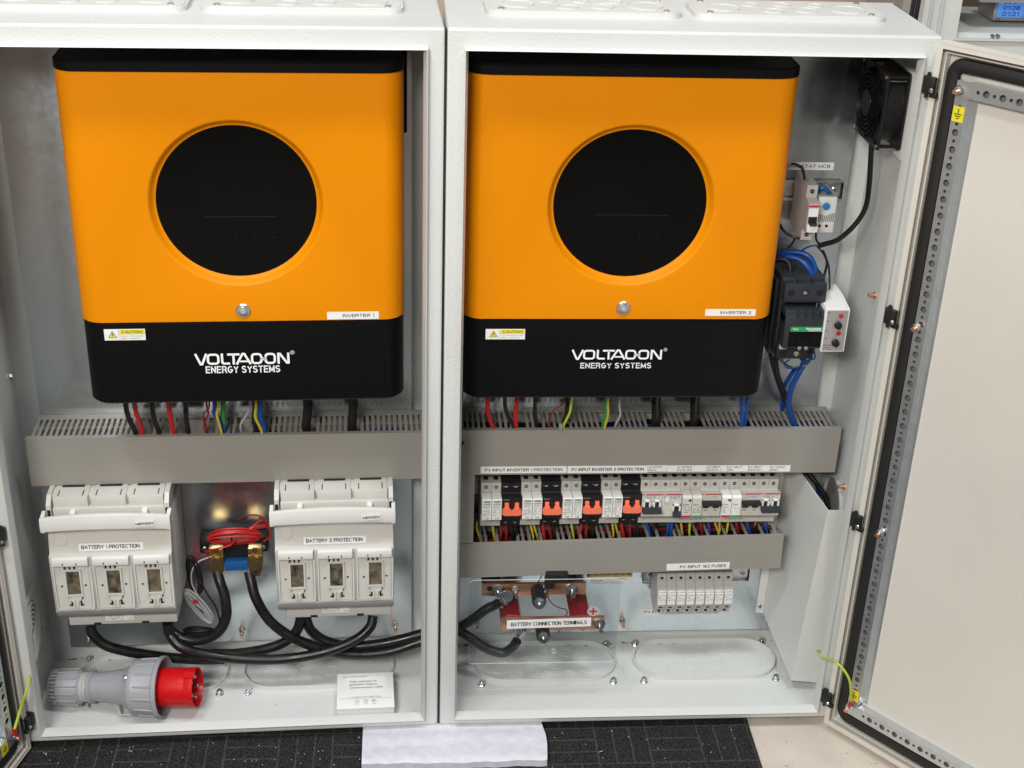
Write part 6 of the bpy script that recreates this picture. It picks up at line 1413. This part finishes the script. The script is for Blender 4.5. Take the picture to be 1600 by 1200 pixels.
for k in (-1, 0, 1): m.cyl(O(.240)+d2*.0355+e2*k*.0045, O(.2575)+d2*.0355+e2*k*.0045, .0026, n=8)
build(m, 'red_sleeve', 'plug_red', pg)
for i, a in enumerate((100, 172, 244, 316, 28)):
    d_ = cos(R_(a))*u_+sin(R_(a))*v_; c_ = O(.223)+d_*.0190; m = MB(); m.cyl(c_, c_+ax*.028, .0034 if i else .0042, n=16); m.lathe([(.0034 if i else .0042, 0), (.002, .0022), (0, .0026)], c_+ax*.028, ax, n=16); build(m, 'pin', 'zinc', pg)
for px_, h_, a in ((0, .138, 60), (1, .054, -70)):
    d_ = cos(R_(a))*(-Vector((0, 1, 0)))+sin(R_(a))*u_; r_ = .0395 if px_ == 0 else .0285; m = MB(); c_ = O(h_)+d_*r_; m.cyl(c_, c_+d_*.006, .0024, n=12); m.lathe([(.004, 0), (.0036, .002), (0, .0028)], c_+d_*.006, d_, n=14); build(m, 'screw', 'zinc', pg)

# ------------------------------------------------------------------ small white box
bx = thing('cable_box', 'small white cardboard box with printed label on the left cabinet floor', 'box', (.574, .06, .003), 'L')
x0, x1, y0, y1, zt_ = .5245, .6240, .0150, .1120, .0310
m = MB(); m.box(x0, x1, y0+.0015, y1, .0022, zt_, b=.0008); m.box(x0-.0006, x1+.0006, y0, y1+.0006, zt_-.0010, zt_+.0004, b=.0004); build(m, 'carton', 'box_card', bx)
def flat(mb, src, z):
    mb.add([(v.x, v.z, z) for v in src.v], src.f)
m = MB(); m.box(x0+.015, x0+.086, y0+.045, y0+.086, zt_+.0004, zt_+.0006); lbx = build(m, 'paper_label', 'sticker', bx)
m = MB(); z = zt_+.0009
def T2(s, xa, xb, ya, yb, bold=0): q = MB(); q.text(s, xa, xb, ya, yb, 0, bold=bold); flat(m, q, z)
T2('Solar assistant to', x0+.022, x0+.0700, y0+.0715, y0+.0765, .01); T2('pylontech battery', x0+.0215, x0+.0710, y0+.0615, y0+.0680, .01); T2('communication cable', x0+.0215, x0+.0810, y0+.0545, y0+.0590, .01)
T2('BUILD DATE: 10 05 2023', x0+.0100, x0+.0530, y0+.0855, y0+.0885); T2('COMMENTS AND CONNECTIONS', x0+.025, x0+.077, y0+.0290, y0+.0315)
q = MB(); q.box(x0+.003, x1-.003, 0, 0, y0+.0262, y0+.0266); flat(m, q, z)
for cx in (x0+.035, x0+.050, x0+.0645):
    q = MB(); q.lathe([(.0042, 0), (.0038, 0), (.0038, .0001), (.0042, .0001)], (cx, 0, y0+.0190), (0, -1, 0), n=20, closed=True); flat(m, q, z); T2('X' if cx < x0+.04 else ('o' if cx < x0+.06 else 'i'), cx-.0016, cx+.0016, y0+.0175, y0+.0205); T2('LABEL', cx-.0042, cx+.0042, y0+.0105, y0+.0122)
build(m, 'lettering', 'ink_soft', bx, smooth=0)

# ------------------------------------------------------------------ background at the top right
bc = thing('rear_cabinet', 'pale open cabinet standing behind the right door', 'cabinet', (1.1, .75, -.018))
YF = .62
xa = at(1441, 30, Y=YF).x; xo = at(1499, 30, Y=YF).x; zl = at(1550, 38, Y=YF).z; xe = xa+.75
m = MB(); m.box(xa, xo, YF, YF+.28, -.018, 1.9); m.box(xo, xe, YF, YF+.28, -.018, zl-.028); m.box(xe-.05, xe, YF, YF+.28, zl-.028, 1.9)
m.box(xo, xe-.05, YF+.02, YF+.26, zl-.03, zl-.020)
build(m, 'body', 'paint_smooth', bc)
m = MB(); m.box(xo, xe-.05, YF+.26, YF+.28, zl-.028, 1.9); m.box(xo, xo+.004, YF+.03, YF+.26, zl-.018, 1.9); build(m, 'inner_panel', 'dust_and_shade', bc)  # dark panels paint the shade inside the open cabinet
m = MB(); m.box(xa+.010, xa+.013, YF-.006, YF, .2, 1.9); m.box(xa+.030, xa+.034, YF-.006, YF, .2, 1.9); m.box(xo-.004, xe, YF-.006, YF-.0005, zl-.030, zl-.026); m.box(xo-.004, xe, YF-.006, YF, zl-.070, zl-.066)
build(m, 'front_trim', 'paint', bc)
m = MB()
for px, py in ((1550, 56), (1558, 56)):
    p = at(px, py, Y=YF); m.cyl((p.x, YF, p.z), (p.x, YF-.006, p.z), .004, n=6); m.box(p.x-.001, p.x+.001, YF-.004, YF, p.z-.010, p.z)
build(m, 'bolt', 'zinc', bc)
m = MB(); m.box(xa-.02, xa, YF+.06, YF+.28, .2, 1.9); build(m, 'side_panel', 'duct', bc)
lc_ = thing('meter', 'silver meter with a blue lit display inside the rear cabinet', 'meter', (1.2, .75, 1.0))
ym = YF+.10; p0 = at(1558, -10, Y=ym); p1 = at(1620, 34, Y=ym)
m = MB(); m.box(p0.x, p1.x+.04, ym, ym+.08, p1.z, p0.z+.02, b=.003); build(m, 'case', 'silver', lc_)
q0, q1 = at(1560, 8, Y=ym), at(1597, 27, Y=ym); m = MB(); m.box(q0.x, q1.x, ym-.001, ym, q1.z, q0.z+.015); d0 = build(m, 'display', 'lcd', lc_)
m = MB(); hh = (q0.z-q1.z)
m.text('01:28', q0.x+.010, q1.x-.008, q1.z+hh*.62, q1.z+hh*.98, ym-.0014, bold=.01); m.text('01:21', q0.x+.010, q1.x-.008, q1.z+hh*.10, q1.z+hh*.46, ym-.0014, bold=.01); m.text('00:37', q0.x+.010, q1.x-.008, q1.z+hh*1.14, q1.z+hh*1.50, ym-.0014, bold=.01)
m.text('CE', q0.x-.002, q0.x+.008, q1.z-hh*.33, q1.z-hh*.12, ym-.0014); build(m, 'lettering', 'ink', d0, smooth=0)
m = MB(); p0 = at(1524, 2, Y=YF+.06); m.box(p0.x, p0.x+.5, YF+.04, YF+.16, p0.z+.002, p0.z+.012, b=.001); tag(build(m, 'laptop', 'silver', None, None, 'R', p0), 'dark silver laptop edge above the lit meter in the rear cabinet', 'laptop')
for k, (px, lab) in enumerate(((1428, 'left'), (1436, 'right'))):
    a = at(px, 0, Y=.45); m = MB(); m.tube([a+Vector((.004, 0, .4)), a, a+Vector((-.002, 0, -.12)), a+Vector((.01, .02, -.5)), (a.x+.03, .47, -.01)], .004, n=8); tag(build(m, 'hanging_cable', 'cable_black', None, None, 'R', a), f'{lab} black cable hanging behind the right cabinet', 'cable', 'black cables hanging behind the right cabinet')
m = MB(); a = at(1432, 0, Y=.46); m.tube([a+Vector((.004, 0, .4)), a, a+Vector((.002, 0, -.5)), (a.x+.02, .48, -.01)], .003, n=8); tag(build(m, 'hanging_cable', 'white_plastic', None, None, 'R', a), 'white cable hanging between two black ones behind the cabinet', 'cable')
bpy.context.view_layer.update()
